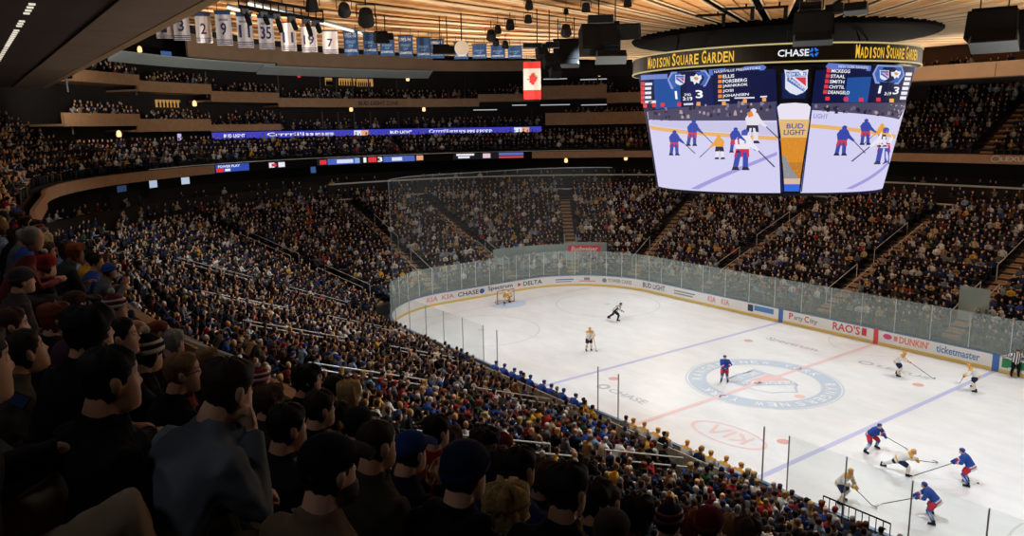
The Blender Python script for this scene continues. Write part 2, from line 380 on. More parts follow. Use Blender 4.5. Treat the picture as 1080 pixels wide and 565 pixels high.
# ---- the round wooden roof, lowest at its hub
def zc(r): return 20.25 + 0.00158 * r * r
M_SLOT = mat('roof slot black', '#0b0908', 0.9)
def rim(a):
    d = math.degrees(a) % 360
    return float(np.interp(d, [0, 100, 140, 150, 163, 174, 187, 199, 218, 240, 270, 300, 330, 360], [48, 48, 48, 48, 46, 43.5, 41, 39.5, 37, 36, 36, 40, 48, 48]))
def roof():
    m = bpy.data.materials.new('roof wood planks'); m.use_nodes = True; nt = m.node_tree; b = nt.nodes['Principled BSDF']; b.inputs['Roughness'].default_value = 0.6; b.inputs['Specular IOR Level'].default_value = .25
    tc = nt.nodes.new('ShaderNodeTexCoord'); gr = nt.nodes.new('ShaderNodeVertexColor'); gr.layer_name = 'Col'
    nz = nt.nodes.new('ShaderNodeTexNoise'); nz.inputs['Scale'].default_value = 1.1; nz.inputs['Detail'].default_value = 6
    nt.links.new(tc.outputs['Object'], nz.inputs['Vector'])
    cr = nt.nodes.new('ShaderNodeValToRGB'); cr.color_ramp.elements[0].position = .3; cr.color_ramp.elements[0].color = (*rgb('#b9854f'), 1); cr.color_ramp.elements[1].position = .72; cr.color_ramp.elements[1].color = (*rgb('#cf9d67'), 1)
    nt.links.new(nz.outputs[0], cr.inputs[0])
    x = nt.nodes.new('ShaderNodeMix'); x.data_type = 'RGBA'; x.blend_type = 'MULTIPLY'; x.inputs[0].default_value = 1
    nt.links.new(cr.outputs[0], x.inputs[6]); nt.links.new(gr.outputs[0], x.inputs[7]); nt.links.new(x.outputs[2], b.inputs['Base Color'])
    NS = 48; fr = [.1375, .17, .21, .26, .33, .42, .52, .63, .75, .88, 1.0]
    mb = MB(); tones = []
    for k in range(NS):
        a0 = 2 * PI * k / NS + 0.02; a1 = a0 + 2 * PI / NS; tone = random.uniform(.9, 1.06)
        NP = 2
        for f0, f1 in zip(fr, fr[1:]):
            for j in range(NP):
                am = (a0 + a1) / 2; r0, r1 = f0 * 48 if f0 < .3 else 14.4 + (f0 - .3) / .7 * (rim(am) - 14.4), f1 * 48 if f1 < .3 else 14.4 + (f1 - .3) / .7 * (rim(am) - 14.4)
                def pt(u, r, first, last):
                    g = 0.17 * min(1, (13 / r) ** .9) / r                                   # half slot
                    a = a0 + g + (a1 - a0 - 2 * g) * u
                    return a
                u0, u1 = j / NP, (j + 1) / NP
                tn = tone * random.uniform(.96, 1.03)
                def V(u, r, lift):
                    a = pt(u, r, 0, 0); return (r * math.cos(a), r * math.sin(a), zc(r) + lift)
                dz = 0.006 * (r0 if r0 < 25 else 25)
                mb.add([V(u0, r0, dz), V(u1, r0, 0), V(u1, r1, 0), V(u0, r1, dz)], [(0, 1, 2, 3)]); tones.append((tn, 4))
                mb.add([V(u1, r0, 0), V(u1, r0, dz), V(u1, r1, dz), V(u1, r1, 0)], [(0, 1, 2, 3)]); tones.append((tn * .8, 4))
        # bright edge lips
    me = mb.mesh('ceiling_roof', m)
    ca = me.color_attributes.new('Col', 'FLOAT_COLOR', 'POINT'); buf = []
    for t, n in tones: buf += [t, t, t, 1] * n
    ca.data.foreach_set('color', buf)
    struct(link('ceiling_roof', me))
    mb = MB(); rr = []
    for r in [6.0, 9, 14, 20, 27, 35, 42, 48]:
        rr.append([(q * math.cos(2 * PI * k / 96), q * math.sin(2 * PI * k / 96), zc(q) + 0.5) for k in range(96) for q in (r * rim(2 * PI * k / 96) / 48,)])
    rr.append([(p[0], p[1], p[2] - .9) for p in rr[-1]])
    mb.rings(rr, cap=False); struct(mb.build('ceiling_roof_deck', M_SLOT))
    mb = MB()
    for k in range(NS):
        a0 = 2 * PI * k / NS + 0.02
        for sg in (-1, 1):
            pts = []
            for r in (6.8, 10, 14, .45 * rim(a0), .6 * rim(a0), .8 * rim(a0), rim(a0)):
                a = a0 + sg * (0.17 * min(1, (13 / r) ** .9) + .03) / r; pts.append((r * math.cos(a), r * math.sin(a), zc(r) + 0.0))
            mb.tube(pts, 0.045, 4)
    struct(mb.build('trim_roof_slots', mat('pale slot edge', '#d9c09a', 0.5)))  # pale colour stands in for light along the slot edges
    # slab over everything and the outer ring of plain soffit
    mb = MB(); mb.rings([[(r * math.cos(2 * PI * k / 64), r * math.sin(2 * PI * k / 64), z) for k in range(64)] for r, z in ((30, 28.3), (50, 28.5), (75, 28.6))], cap=False)
    struct(mb.build('ceiling_outer', mat('outer soffit', '#4a3a30', .85)))
    mb = MB(); mb.lathe([(0.2, 20.16), (7.6, 20.16), (8.1, 20.2), (8.2, 20.3), (8.1, 21.2), (0.2, 21.4)], n=48); struct(mb.build('ceiling_hub', mat('unlit black hub', '#060606', .9, spec=.03)))  # black colour stands in for the unlit roof centre and dark rigging
roof()
# ================================================================ the rink
def ice_mat():
    m = bpy.data.materials.new('ice'); m.use_nodes = True; nt = m.node_tree; b = nt.nodes['Principled BSDF']
    tc = nt.nodes.new('ShaderNodeTexCoord'); n1 = nt.nodes.new('ShaderNodeTexNoise'); n1.inputs['Scale'].default_value = .35; n1.inputs['Detail'].default_value = 7; n1.inputs['Roughness'].default_value = .65
    mp = nt.nodes.new('ShaderNodeMapping'); mp.inputs['Scale'].default_value = (1, 2.2, 1); nt.links.new(tc.outputs['Object'], mp.inputs[0]); nt.links.new(mp.outputs[0], n1.inputs['Vector'])
    cr = nt.nodes.new('ShaderNodeValToRGB'); cr.color_ramp.elements[0].position = .3; cr.color_ramp.elements[0].color = (*rgb('#dcdad8'), 1); cr.color_ramp.elements[1].position = .7; cr.color_ramp.elements[1].color = (*rgb('#ebe9e7'), 1)
    nt.links.new(n1.outputs[0], cr.inputs[0]); nt.links.new(cr.outputs[0], b.inputs['Base Color'])
    b.inputs['Roughness'].default_value = .38; b.inputs['Specular IOR Level'].default_value = .35
    return m
def fill_poly(pts, z): return [(x, y, z) for x, y in pts], [tuple(range(len(pts)))]
mb = MB(); loop = [P(0, s) for s in s_list(-SMAX, SMAX)][:-1]
mb.add(*fill_poly([(p.x, p.y) for p in loop][::-1], 0.0)); ICE = struct(mb.build('floor_ice', ice_mat()))
M_IBLUE = mat('blue line paint', '#b9b9da', .4); M_IRED = mat('red line paint', '#e6c3c0', .4); M_IRING = mat('pale navy emblem paint', '#bcc6d3', .4)
M_IWHITE = mat('white ice paint', '#e6e5e4', .4); M_IGREY = mat('grey ice lettering', '#b6b6ba', .4); M_IDOT = mat('red spot paint', '#dda39c', .4); M_ICIRC = mat('faint circle paint', '#cfcbcb', .4); M_IRED2 = mat('pale red emblem paint', '#e8bdb2', .4)
M_CREASE = mat('pale blue crease paint', '#c3cfe4', .4)
ZI = 0.006
def ice_part(name, mb, m): o = mb.build(name, m, ICE); return o
def strip2(mb, x0, x1, y0, y1, z=ZI): mb.add([(x0, y0, z), (x1, y0, z), (x1, y1, z), (x0, y1, z)], [(0, 1, 2, 3)])
def annulus(mb, cx, cy, r0, r1, a0=0, a1=2 * PI, n=72, z=ZI, ex=1.0):
    for k in range(n):
        t0 = a0 + (a1 - a0) * k / n; t1 = a0 + (a1 - a0) * (k + 1) / n
        mb.add([(cx + ex * r * math.cos(t), cy + r * math.sin(t), z) for r, t in ((r0, t0), (r1, t0), (r1, t1), (r0, t1))], [(0, 1, 2, 3)])
for x in (-7.77, 7.77): mb = MB(); strip2(mb, x - .15, x + .15, -12.93, 12.93); ice_part('blue_line', mb, M_IBLUE)
mb = MB(); strip2(mb, -.15, .15, -12.93, 12.93, ZI + .006); ice_part('centre_line', mb, M_IRED)
for x in (-27.13, 27.13): mb = MB(); strip2(mb, x - .03, x + .03, -11.6, 11.6); ice_part('goal_line', mb, M_IDOT)
for x in (-21.03, 21.03):
    for y in (-6.71, 6.71):
        mb = MB(); annulus(mb, x, y, 4.5, 4.6); ice_part('faceoff_circle', mb, M_ICIRC)
        mb = MB(); annulus(mb, x, y, 0, .3, n=24); ice_part('faceoff_spot', mb, M_ICIRC)
for x in (-6.1, 6.1):
    for y in (-6.71, 6.71): mb = MB(); annulus(mb, x, y, 0, .32, n=24); ice_part('faceoff_spot', mb, M_IDOT)
mb = MB(); annulus(mb, 0, 12.9, 3.0, 3.06, PI, 2 * PI); ice_part('referee_crease', mb, M_ICIRC)
mb = MB(); annulus(mb, -27.13, 0, 0, 1.83, -PI / 2, PI / 2, 24); ice_part('goal_crease', mb, M_CREASE)
# centre emblem
mb = MB(); annulus(mb, 0, 0, 3.35, 4.45, n=96); annulus(mb, 0, 0, 4.55, 4.62, n=96); ice_part('emblem_ring', mb, M_IRING)
def ring_text(txt, r, h, a_mid, span):
    mb = MB(); n = len(txt); da = span / n
    for i, ch in enumerate(txt):
        if ch == ' ': continue
        vs, fs = text2d(ch, h * .78, h)
        a = a_mid + span / 2 - (i + .5) * da                        # clockwise, tops outwards
        c, s_ = math.cos(a), math.sin(a)
        out = []
        for x, y in vs:
            rr = r + y - h / 2; tt = x - h * .39
            out.append((rr * c + tt * s_, rr * s_ - tt * c, ZI + .006))
        mb.add(out, fs)
    return mb
for a in (-35, 145): ice_part('emblem_lettering', ring_text('NEW YORK', 3.9, .62, math.radians(a - 37), math.radians(82)), M_IWHITE); ice_part('emblem_lettering', ring_text('RANGERS', 3.9, .62, math.radians(a - 135), math.radians(76)), M_IWHITE)
def emb(pts, z=ZI):                       # crest plane: its top points to -x, its right to +y
    return [(-v, u, z) for u, v in pts]
shield = [(-1.7, 1.9), (-.9, 1.75), (0, 1.9), (.9, 1.75), (1.7, 1.9), (1.6, .9), (1.62, -.6), (1.3, -1.6), (.6, -1.95), (0, -2.5), (-.6, -1.95), (-1.3, -1.6), (-1.62, -.6), (-1.6, .9)]
def outline(mb, pts, wd, z):
    n = len(pts); c = Vector((sum(p[0] for p in pts) / n, sum(p[1] for p in pts) / n)); inner = [(c.x + (p[0] - c.x) * (1 - wd), c.y + (p[1] - c.y) * (1 - wd)) for p in pts]
    vs = emb(pts, z) + emb(inner, z); mb.add(vs, [(i, (i + 1) % n, n + (i + 1) % n, n + i) for i in range(n)])
mb = MB(); outline(mb, shield, .07, ZI); mb.add(emb([(-1.5, 1.75), (1.5, 1.75), (1.45, .75), (-1.45, .75)]), [(3, 2, 1, 0)]); mb.add(emb([(-1.5, .75), (-.9, .75), (1.45, -1.2), (1.2, -1.7), (-1.5, .2)]), [(4, 3, 2, 1, 0)]); ice_part('emblem_shield', mb, M_IRING)
mb = MB(); mb.add(emb([(-.6, .65), (1.45, .65), (1.45, -.95)]), [(2, 1, 0)]); ice_part('emblem_shield_red', mb, M_IRED2)
def txt_affine(txt, o, ux, uy, w, h, z=ZI, shear=0):
    vs, fs = text2d(txt, w, h, shear); mb = MB(); mb.add([(o[0] + ux[0] * x + uy[0] * y, o[1] + ux[1] * x + uy[1] * y, z) for x, y in vs], fs); return mb
ice_part('emblem_lettering', txt_affine('NEW YORK', (-.98, -1.3), (0, 1), (-1, 0), 2.6, .62, ZI + .006), M_IWHITE)
ice_part('emblem_lettering', txt_affine('RANGERS', (-.42, -1.3), (.64, .77), (-.77, .64), 3.3, .5, ZI + .006), M_IWHITE)
mb = MB(); annulus(mb, 2.9, -.5, 0, .3, n=16); ice_part('emblem_badge', mb, M_IRED2)
# lettering under the ice
mb = MB(); annulus(mb, 3.85, -8.15, 1.0, 1.12, ex=2.0, n=64)
ice_part('ice_logo_ring', mb, M_IRED)
ice_part('ice_lettering', txt_affine('KI\u039b', (5.1, -7.55), (-1, 0), (0, -1), 2.5, 1.15), M_IRED)
ice_part('ice_lettering', txt_affine('CHASE', (-4.8, -8.55), (1, 0.02), (-.02, 1), 2.9, .62), M_IGREY)
mb = MB(); annulus(mb, -5.4, -8.2, .22, .45, n=8); ice_part('ice_logo_ring', mb, M_IGREY)
ice_part('ice_lettering', txt_affine('Spectrum', (-5.7, 7.9), (1, -.02), (.02, 1), 4.1, .95), M_IGREY)
mb = MB(); annulus(mb, 1.95, 8.3, .25, .38, ex=1.3, n=24); ice_part('ice_logo_ring', mb, M_IGREY)
ice_part('ice_lettering', txt_affine('LEXUS', (2.7, 8.1), (1, 0), (0, 1), 3.3, .5), M_IGREY)
ice_part('ice_lettering', txt_affine('NEW YORK', (-27.5, 7.2), (.25, .97), (-.97, .25), 2.6, .4), M_ICIRC)

# ---- dasher boards
M_BOARD = mat('white board', '#e9e7e4', .35); M_KICK = mat('yellow kick plate', '#e3c064', .45); M_BRAIL = mat('blue top rail', '#5f7d9c', .4)
M_BLUEB = mat('blue board strip', '#3e6fb0', .4); M_REDB = mat('red board strip', '#d8434a', .4)
BOARDS = thing('dasher_boards', 'white boards with yellow kick plate running round the ice', 'rink boards', P(0, 0))
BL = Matrix.Translation(-P(0, 0))
def bpart(name, mb, m, parent=BOARDS):
    o = mb.build(name, m, parent); o.location = -P(0, 0) if parent is BOARDS else (0, 0, 0); return o
mb = MB(); band(mb, 0.02, .14, 0.0, 1.05, -SMAX, SMAX); bpart('board_panel', mb, M_BOARD)
mb = MB(); band(mb, -.005, .02, .005, .2, -SMAX, SMAX); bpart('kick_plate', mb, M_KICK)
mb = MB(); band(mb, -.01, .17, 1.05, 1.11, -SMAX, SMAX); bpart('top_rail', mb, M_BRAIL)
for x in (-7.77, 7.77):
    for sg in (1, -1): s = 17.82 + 21.95 + x; mb = MB(); band(mb, -.012, .01, .0, 1.1, sg * s - .2 if sg > 0 else -s - .2, sg * s + .2 if sg > 0 else -s + .2); bpart('blue_strip', mb, M_BLUEB)
for sg in (1, -1): s = sg * (17.82 + 21.95); mb = MB(); band(mb, -.012, .01, .0, 1.1, s - .17, s + .17); bpart('red_strip', mb, M_REDB)
def board_decal(mb, vs, fs, s0, z0): mb.add([P(.008, s0 + x, z0 + y) for x, y in vs], fs)
def spx(x): return wallpix(x, 318 if x < 760 else 318 + (x - 760) * .16, 0.0)[0]
INK = {k: mat('advert ink ' + k, v, .5) for k, v in dict(red='#cf3b40', pink='#dd4f86', orange='#e8743b', grey='#85888c', dark='#3d4148', blue='#2f5a9e', lblue='#4c86c2', navy='#2b3a63', green='#2f8a57', palered='#d98a88', gold='#c9a24a').items()}
def advert(txt, x0, x1, ink, h=.42, z0=.42):
    a, b = spx(x0), spx(x1); vs, fs = text2d(txt, b - a, h); mb = MB(); board_decal(mb, vs, fs, a, z0); bpart('advert_lettering', mb, INK[ink])
def patch(x0, x1, ink, z0, z1, name='advert_patch', n=4, rnd=False):
    a, b = spx(x0), spx(x1); mb = MB()
    if rnd:
        pts = [((a + b) / 2 + (b - a) / 2 * math.cos(t), (z0 + z1) / 2 + (z1 - z0) / 2 * math.sin(t)) for t in np.linspace(0, 2 * PI, rnd, endpoint=False)]
        mb.add([P(.006, x, z) for x, z in pts], [tuple(range(rnd))])
    else:
        for k in range(n): mb.add([P(.006, a + (b - a) * (k + i) / n, z) for i, z in ((0, z0), (1, z0), (1, z1), (0, z1))], [(0, 1, 2, 3)])
    bpart(name, mb, INK[ink])
advert('KIA', 450, 462, 'palered'); advert('KIA', 466, 479, 'palered')
advert('CHASE', 483, 505, 'dark'); patch(506, 511, 'blue', .38, .86, rnd=8)
advert('Spectrum', 515, 541, 'navy', .5, .4); patch(545, 550, 'red', .4, .85, rnd=3); advert('DELTA', 552, 572, 'dark')
patch(586, 605, 'lblue', .62, .74); patch(586, 603, 'grey', .42, .5); patch(611, 628, 'palered', .45, .55); patch(616, 622, 'grey', .6, .85)
patch(635, 640, 'grey', .4, .86, rnd=8); advert('TOWER CARES', 641, 666, 'grey', .36, .46)
advert('BUD LIGHT', 678, 701, 'navy', .5, .4); patch(711, 733, 'grey', .66, .78); patch(711, 731, 'grey', .42, .54)
advert('KIA', 747, 755, 'palered', .5, .4); advert('KIA', 761, 769, 'palered', .5, .4)
patch(789, 795, 'navy', .36, .92); patch(796, 816, 'lblue', .5, .92)
advert('P', 833, 837, 'red', .5, .44); advert('arty', 837.8, 847.5, 'grey', .42, .36); advert('C', 849, 854, 'red', .5, .42); advert('ity', 854.8, 863, 'grey', .46, .36); advert("RAO'S", 879, 908, 'red', .62, .36); patch(910, 915, 'red', .4, .95)
patch(932, 942, 'pink', .5, .9, rnd=10); patch(944, 948, 'palered', .5, .85); advert("DUNKIN'", 950, 981, 'orange', .5, .42); advert('ticketmaster', 989, 1035, 'lblue', .5, .4)
patch(1059, 1066, 'green', .35, .95); patch(1066, 1095, 'green', .42, .9)

# ---- glass round the rink
def glass_mat(name, tint, veil, rough, veilcol):
    m = bpy.data.materials.new(name); m.use_nodes = True; nt = m.node_tree; nt.nodes.clear()
    o = nt.nodes.new('ShaderNodeOutputMaterial'); t = nt.nodes.new('ShaderNodeBsdfTransparent'); t.inputs[0].default_value = (*tint, 1)
    g = nt.nodes.new('ShaderNodeBsdfGlossy'); g.inputs['Roughness'].default_value = rough; g.inputs[0].default_value = (*veilcol, 1)
    df = nt.nodes.new('ShaderNodeBsdfDiffuse'); df.inputs[0].default_value = (*veilcol, 1)
    fr = nt.nodes.new('ShaderNodeFresnel'); fr.inputs[0].default_value = 1.45; ge = nt.nodes.new('ShaderNodeNewGeometry'); mm = nt.nodes.new('ShaderNodeMath'); mm.operation = 'SUBTRACT'; mm.inputs[0].default_value = 1; nt.links.new(ge.outputs['Backfacing'], mm.inputs[1]); mu = nt.nodes.new('ShaderNodeMath'); mu.operation = 'MULTIPLY'; nt.links.new(fr.outputs[0], mu.inputs[0]); nt.links.new(mm.outputs[0], mu.inputs[1])
    m1 = nt.nodes.new('ShaderNodeMixShader'); nt.links.new(mu.outputs[0], m1.inputs[0]); nt.links.new(t.outputs[0], m1.inputs[1]); nt.links.new(g.outputs[0], m1.inputs[2])
    m2 = nt.nodes.new('ShaderNodeMixShader'); m2.inputs[0].default_value = veil; nt.links.new(m1.outputs[0], m2.inputs[1]); nt.links.new(df.outputs[0], m2.inputs[2])
    nt.links.new(m2.outputs[0], o.inputs[0]); return m
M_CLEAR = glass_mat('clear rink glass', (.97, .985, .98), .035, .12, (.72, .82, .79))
M_GLASS = glass_mat('rink glass with painted glare', (.95, .975, .965), .17, .12, (.72, .82, .79))  # far and end panes: stronger diffuse veil stands in for reflected light
M_PANEL = glass_mat('bench back glass', (.85, .92, .9), .72, .2, (.86, .96, .91))
M_SCREEN = glass_mat('pale screen glass', (.8, .88, .86), .28, .2, (.68, .8, .77))
M_POST = mat('aluminium post', '#c2c6c6', .4, .2)
GL = thing('rink_glass', 'clear glass shield standing on the boards round the ice', 'glass shield', P(.08, 0, 1.11))
S = 0.0; runs = []
def inbench(s): return -17.82 - 21.95 - 9.6 < s < -17.82 - 21.95 + 9.2 if False else (-48.9 < s < -30.0)
def pane(s0, s1, h=2.36):
    mb = MB(); ss = np.linspace(s0 + .012, s1 - .012, 3); n = 3
    vs = [P(.075 + dd, s, z) for s in ss for dd, z in ((0, 1.12), (0, 1.12 + h), (.014, 1.12 + h), (.014, 1.12))]
    fs = []
    for i in range(n - 1):
        for k in range(4): fs.append((i * 4 + k, i * 4 + (k + 1) % 4, (i + 1) * 4 + (k + 1) % 4, (i + 1) * 4 + k))
    fs += [(0, 1, 2, 3), (8, 11, 10, 9)]
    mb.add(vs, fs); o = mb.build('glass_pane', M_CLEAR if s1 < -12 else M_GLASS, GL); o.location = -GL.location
def post(s, h=2.38, d=.08, r=.028):
    mb = MB(); mb.tube([P(d, s, 1.1), P(d, s, 1.1 + h)], r, 6); o = mb.build('post', M_POST, GL); o.location = -GL.location
edges = []
s = -60.0
while s < 62: edges.append(s); s += 1.55 if abs(s) < 17.8 else 2.42
for a, b in zip(edges, edges[1:]):
    if inbench(a) or inbench(b): continue
    pane(a, b)
for a in edges:
    if not inbench(a): post(a)
# ---- goal
M_GRED = mat('red goal pipe', '#9c4a48', .4); M_NET = mat('white netting', '#d5d3d0', .8)
G = thing('hockey_goal', 'red framed hockey goal with white net at the far end', 'goal', (-27.13, 0, 0))
mb = MB(); mb.tube([(0, -.91, 0), (0, -.91, 1.22), (0, .91, 1.22), (0, .91, 0)], .04, 8); mb.tube([(0, -.91, .04), (-.9, -.6, .04), (-1.05, 0, .04), (-.9, .6, .04), (0, .91, .04)], .03, 6); mb.tube([(0, 0, 1.22), (-.5, 0, 1.18)], .02, 6); mb.build('goal_frame', M_GRED, G)
mb = MB(); N = 14
def npt(u, v):        # u across, v from the crossbar down to the back of the base
    a = PI * u; bx, by = -1.0 * math.sin(a), -.91 * math.cos(a)
    return (bx * (.25 + .75 * v) if v > 0 else 0, by, 1.22 - 1.18 * v ** 1.4)
for i in range(N + 1): mb.tube([npt(i / N, v) for v in np.linspace(0, 1, 7)], .008, 3)
for v in np.linspace(0.12, 1, 9): mb.tube([npt(u, v) for u in np.linspace(0, 1, 13)], .008, 3)
mb.build('net', M_NET, G)
# ---- netting hung above the far end glass
nm = bpy.data.materials.new('fine safety netting'); nm.use_nodes = True; nt = nm.node_tree; nt.nodes.clear()
o = nt.nodes.new('ShaderNodeOutputMaterial'); t = nt.nodes.new('ShaderNodeBsdfTransparent'); d = nt.nodes.new('ShaderNodeBsdfDiffuse'); d.inputs[0].default_value = (.35, .37, .36, 1); mx = nt.nodes.new('ShaderNodeMixShader'); mx.inputs[0].default_value = .05
nt.links.new(t.outputs[0], mx.inputs[1]); nt.links.new(d.outputs[0], mx.inputs[2]); nt.links.new(mx.outputs[0], o.inputs[0])
NT = thing('safety_netting', 'fine dark netting hung from a cable above the far end glass', 'netting', P(.1, 0, 3.5))
mb = MB(); sweep(mb, [(.1, 3.5), (.1, 11.6)], -11.5, 13.5); mb.build('mesh', nm, NT).location = -NT.location
mb = MB(); mb.tube([P(.1, s, 11.6) for s in s_list(-11.5, 13.5)], .035, 5); mb.tube([P(.1, -11.5, 3.5), P(.1, -11.5, 11.6)], .025, 5); mb.build('cable', M_GREY, NT).location = -NT.location
# ================================================================ scoreboard over centre ice
BC = Vector((-0.26, -0.36, 0)); SZ0, SZ1 = 11.95, 18.32
def SR(z): return 6.2 + 1.17 * (z - SZ0) / (SZ1 - SZ0)
def S_at(x, y):
    """azimuth and height where the pixel's ray meets the conical screen"""
    r = ray(x, y); t = 25.0; best = None; bd = 9e9
    while t < 60:
        q = CAM + r * t; e = math.hypot(q.x - BC.x, q.y - BC.y) - SR(q.z)
        if e < bd: bd = e; best = q
        if e <= 0: best = q; break
        t += 0.03
    return math.atan2(best.y - BC.y, best.x - BC.x), best.z
def S_pt(a, z, lift=0.0):
    rr = SR(z) + lift; return Vector((BC.x + rr * math.cos(a), BC.y + rr * math.sin(a), z))
M_SBODY = mat('scoreboard casing', '#0c0c0f', .5)
SB = thing('hanging_scoreboard', 'huge round hanging scoreboard with curved video screens above the centre circle', 'scoreboard', (BC.x, BC.y, SZ0))
def sbp(name, mb, m, parent=SB):
    o = mb.build(name, m, parent); o.location = (-BC.x, -BC.y, -SZ0) if parent is SB else (0, 0, 0); return o
mb = MB(); mb.lathe([(1, SZ0 + .3), (SR(SZ0) - .25, SZ0), (SR(SZ0) - .05, SZ0 + .02), (SR(SZ1) - .05, SZ1), (6.5, SZ1 + .1), (6.0, 19.3), (1, 19.4)], BC, 72); sbp('casing', mb, M_SBODY)
mb = MB(); mb.lathe([(7.4, 18.4), (7.66, 18.42), (7.66, 19.3), (7.4, 19.32), (6.5, 19.2), (6.5, 18.5), (7.4, 18.4)], BC, 96, cap=False); RING = sbp('name_ring', mb, M_SBODY)
M_GOLDL = mat('lit gold edge', rgb('#d8c48a'), emit=.8)
for z in (18.44, 19.27):
    mb = MB(); mb.lathe([(7.64, z - .035), (7.7, z - .035), (7.7, z + .035), (7.64, z + .035), (7.64, z - .035)], BC, 96, cap=False); sbp('gold_edge', mb, M_GOLDL)
EM = {}
def emat(h, k=1.0):
    if (h, k) not in EM: EM[(h, k)] = mat('screen light ' + h + str(k), rgb(h), emit=k)
    return EM[(h, k)]
def ring_at(x, y):
    r = ray(x, y); t = 25.0
    while t < 60:
        q = CAM + r * t
        if math.hypot(q.x - BC.x, q.y - BC.y) < 7.67: break
        t += .03
    return math.atan2(q.y - BC.y, q.x - BC.x)
def ring_txt(txt, x0, x1, z0, z1, col):
    a0, a1 = ring_at(x0, 60), ring_at(x1, 60)
    vs, fs = text2d(txt, a1 - a0, z1 - z0); mb = MB()
    mb.add([(BC.x + 7.69 * math.cos(a0 + u), BC.y + 7.69 * math.sin(a0 + u), z0 + v) for u, v in vs], fs); sbp('ring_lettering', mb, emat(col))
def caps_txt(words, x0, x1, col):
    tot = sum(len(w) for w in words) + .5 * (len(words) - 1); a0, a1 = ring_at(x0, 60), ring_at(x1, 60); p = 0
    mb = MB()
    for w_ in words:
        for i, ch in enumerate(w_):
            wd = 1.15 if i == 0 else 1.0
            vs, fs = text2d(ch, (a1 - a0) / tot * (.34 if ch == 'I' else .86), .62 if i == 0 else .5)
            ox = (a1 - a0) * (p + i) / tot + ((a1 - a0) / tot * .26 if ch == 'I' else 0)
            mb.add([(BC.x + 7.69 * math.cos(a0 + ox + u), BC.y + 7.69 * math.sin(a0 + ox + u), 18.56 + v) for u, v in vs], fs)
        p += len(w_) + .5
    sbp('ring_lettering', mb, emat(col))
caps_txt(('MADISON', 'SQUARE', 'GARDEN'), 684, 775, '#f2bf3c'); caps_txt(('MADISON', 'SQUARE', 'GARDEN'), 902, 967, '#f2bf3c')
ring_txt('CHASE', 820, 853, 18.68, 19.0, '#e9edf5')
mb = MB(); a = ring_at(858.5, 53)
for k in range(4):
    t = PI / 4 + k * PI / 2; pts = [(math.cos(t - .55) * .1, math.sin(t - .55) * .1), (math.cos(t - .35) * .23, math.sin(t - .35) * .23), (math.cos(t + .75) * .23, math.sin(t + .75) * .23), (math.cos(t + .55) * .1, math.sin(t + .55) * .1)]
    mb.add([(BC.x + 7.69 * math.cos(a + u / 7.69), BC.y + 7.69 * math.sin(a + u / 7.69), 18.84 + v) for u, v in pts], [(0, 1, 2, 3)])
sbp('ring_logo', mb, emat('#2f6fd0'))
# --- pictures on the screens; corners given as the photo shows them, then laid on the curved screen
def grid_px(c, n=10, m=10, lift=0.02):
    """c: top-left, top-right, bottom-right, bottom-left corner -> patch on the screen"""
    A = [S_at(*p) for p in c]; mb = MB(); vs = []
    for j in range(m + 1):
        for i in range(n + 1):
            u, v = i / n, j / m
            a = (A[0][0] * (1 - u) + A[1][0] * u) * (1 - v) + (A[3][0] * (1 - u) + A[2][0] * u) * v
            z = (A[0][1] * (1 - u) + A[1][1] * u) * (1 - v) + (A[3][1] * (1 - u) + A[2][1] * u) * v
            vs.append(S_pt(a, z, lift))
    fs = [(j * (n + 1) + i, j * (n + 1) + i + 1, (j + 1) * (n + 1) + i + 1, (j + 1) * (n + 1) + i)[::-1] for j in range(m) for i in range(n)]
    mb.add(vs, fs); return mb
def spoly(mb, pts, lift=.05):
    A = [S_at(*p) for p in pts]; mb.add([S_pt(a, z, lift) for a, z in A], [tuple(range(len(A)))]); return mb
def stext(txt, x, y, w_, h, col, parent, slope=0.0, lift=.07, k=1.0, name='screen_lettering'):
    vs, fs = text2d(txt, w_, h); a, z = S_at(x, y); a2, z2 = S_at(x + w_, y + slope * w_); a3, z3 = S_at(x, y - h)
    mb = MB(); mb.add([S_pt(a + (a2 - a) * u / w_, z + (z2 - z) * u / w_ + (z3 - z) * v / h, lift) for u, v in vs], fs)
    return sbp(name, mb, emat(col, k), parent)
def screen(corners, col, name='video_screen', n=16, m=8, lift=.02, k=1.0): return sbp(name, grid_px(corners, n, m, lift), emat(col, k))
def pp(pts, col, parent, name='picture_patch', lift=.05, k=1.0): return sbp(name, spoly(MB(), pts, lift), emat(col, k), parent)
# left screen
LS = screen([(674, 79), (818, 73), (823, 203.5), (694, 197)], '#0d1440')
LP = screen([(683, 118), (819, 109), (823, 203.3), (695, 196.5)], '#d3cff0', 'video_picture', lift=.03)
sbp('picture_patch', grid_px([(684, 117), (819, 107), (819.5, 127), (685, 127)], 10, 3, .045), emat('#4a4560'), LP)
sbp('picture_patch', grid_px([(686, 132), (819.5, 144), (819.6, 148), (687, 136)], 12, 1, .05), emat('#e8b26a'), LP)
sbp('picture_patch', grid_px([(686, 126), (819.5, 129), (819.5, 143), (686, 131)], 12, 2, .045), emat('#c9c4e6'), LP)
sbp('picture_line', grid_px([(729, 199), (819.5, 160), (819.5, 163.5), (737, 199.5)], 12, 2, .04), emat('#a19cd8'), LP)
for k in range(46):
    x = random.uniform(686, 817); y = random.uniform(113, 125) - (x - 686) * .05; r_ = random.uniform(.8, 1.8)
    pp([(x - r_, y + r_ * 1.3), (x + r_, y + r_ * 1.3), (x + r_ * .8, y - r_), (x - r_ * .8, y - r_)], random.choice(['#8d7f95', '#2c2840', '#b49a9c', '#6b647e', '#1f1c30']), LP, 'picture_spectator', .055)
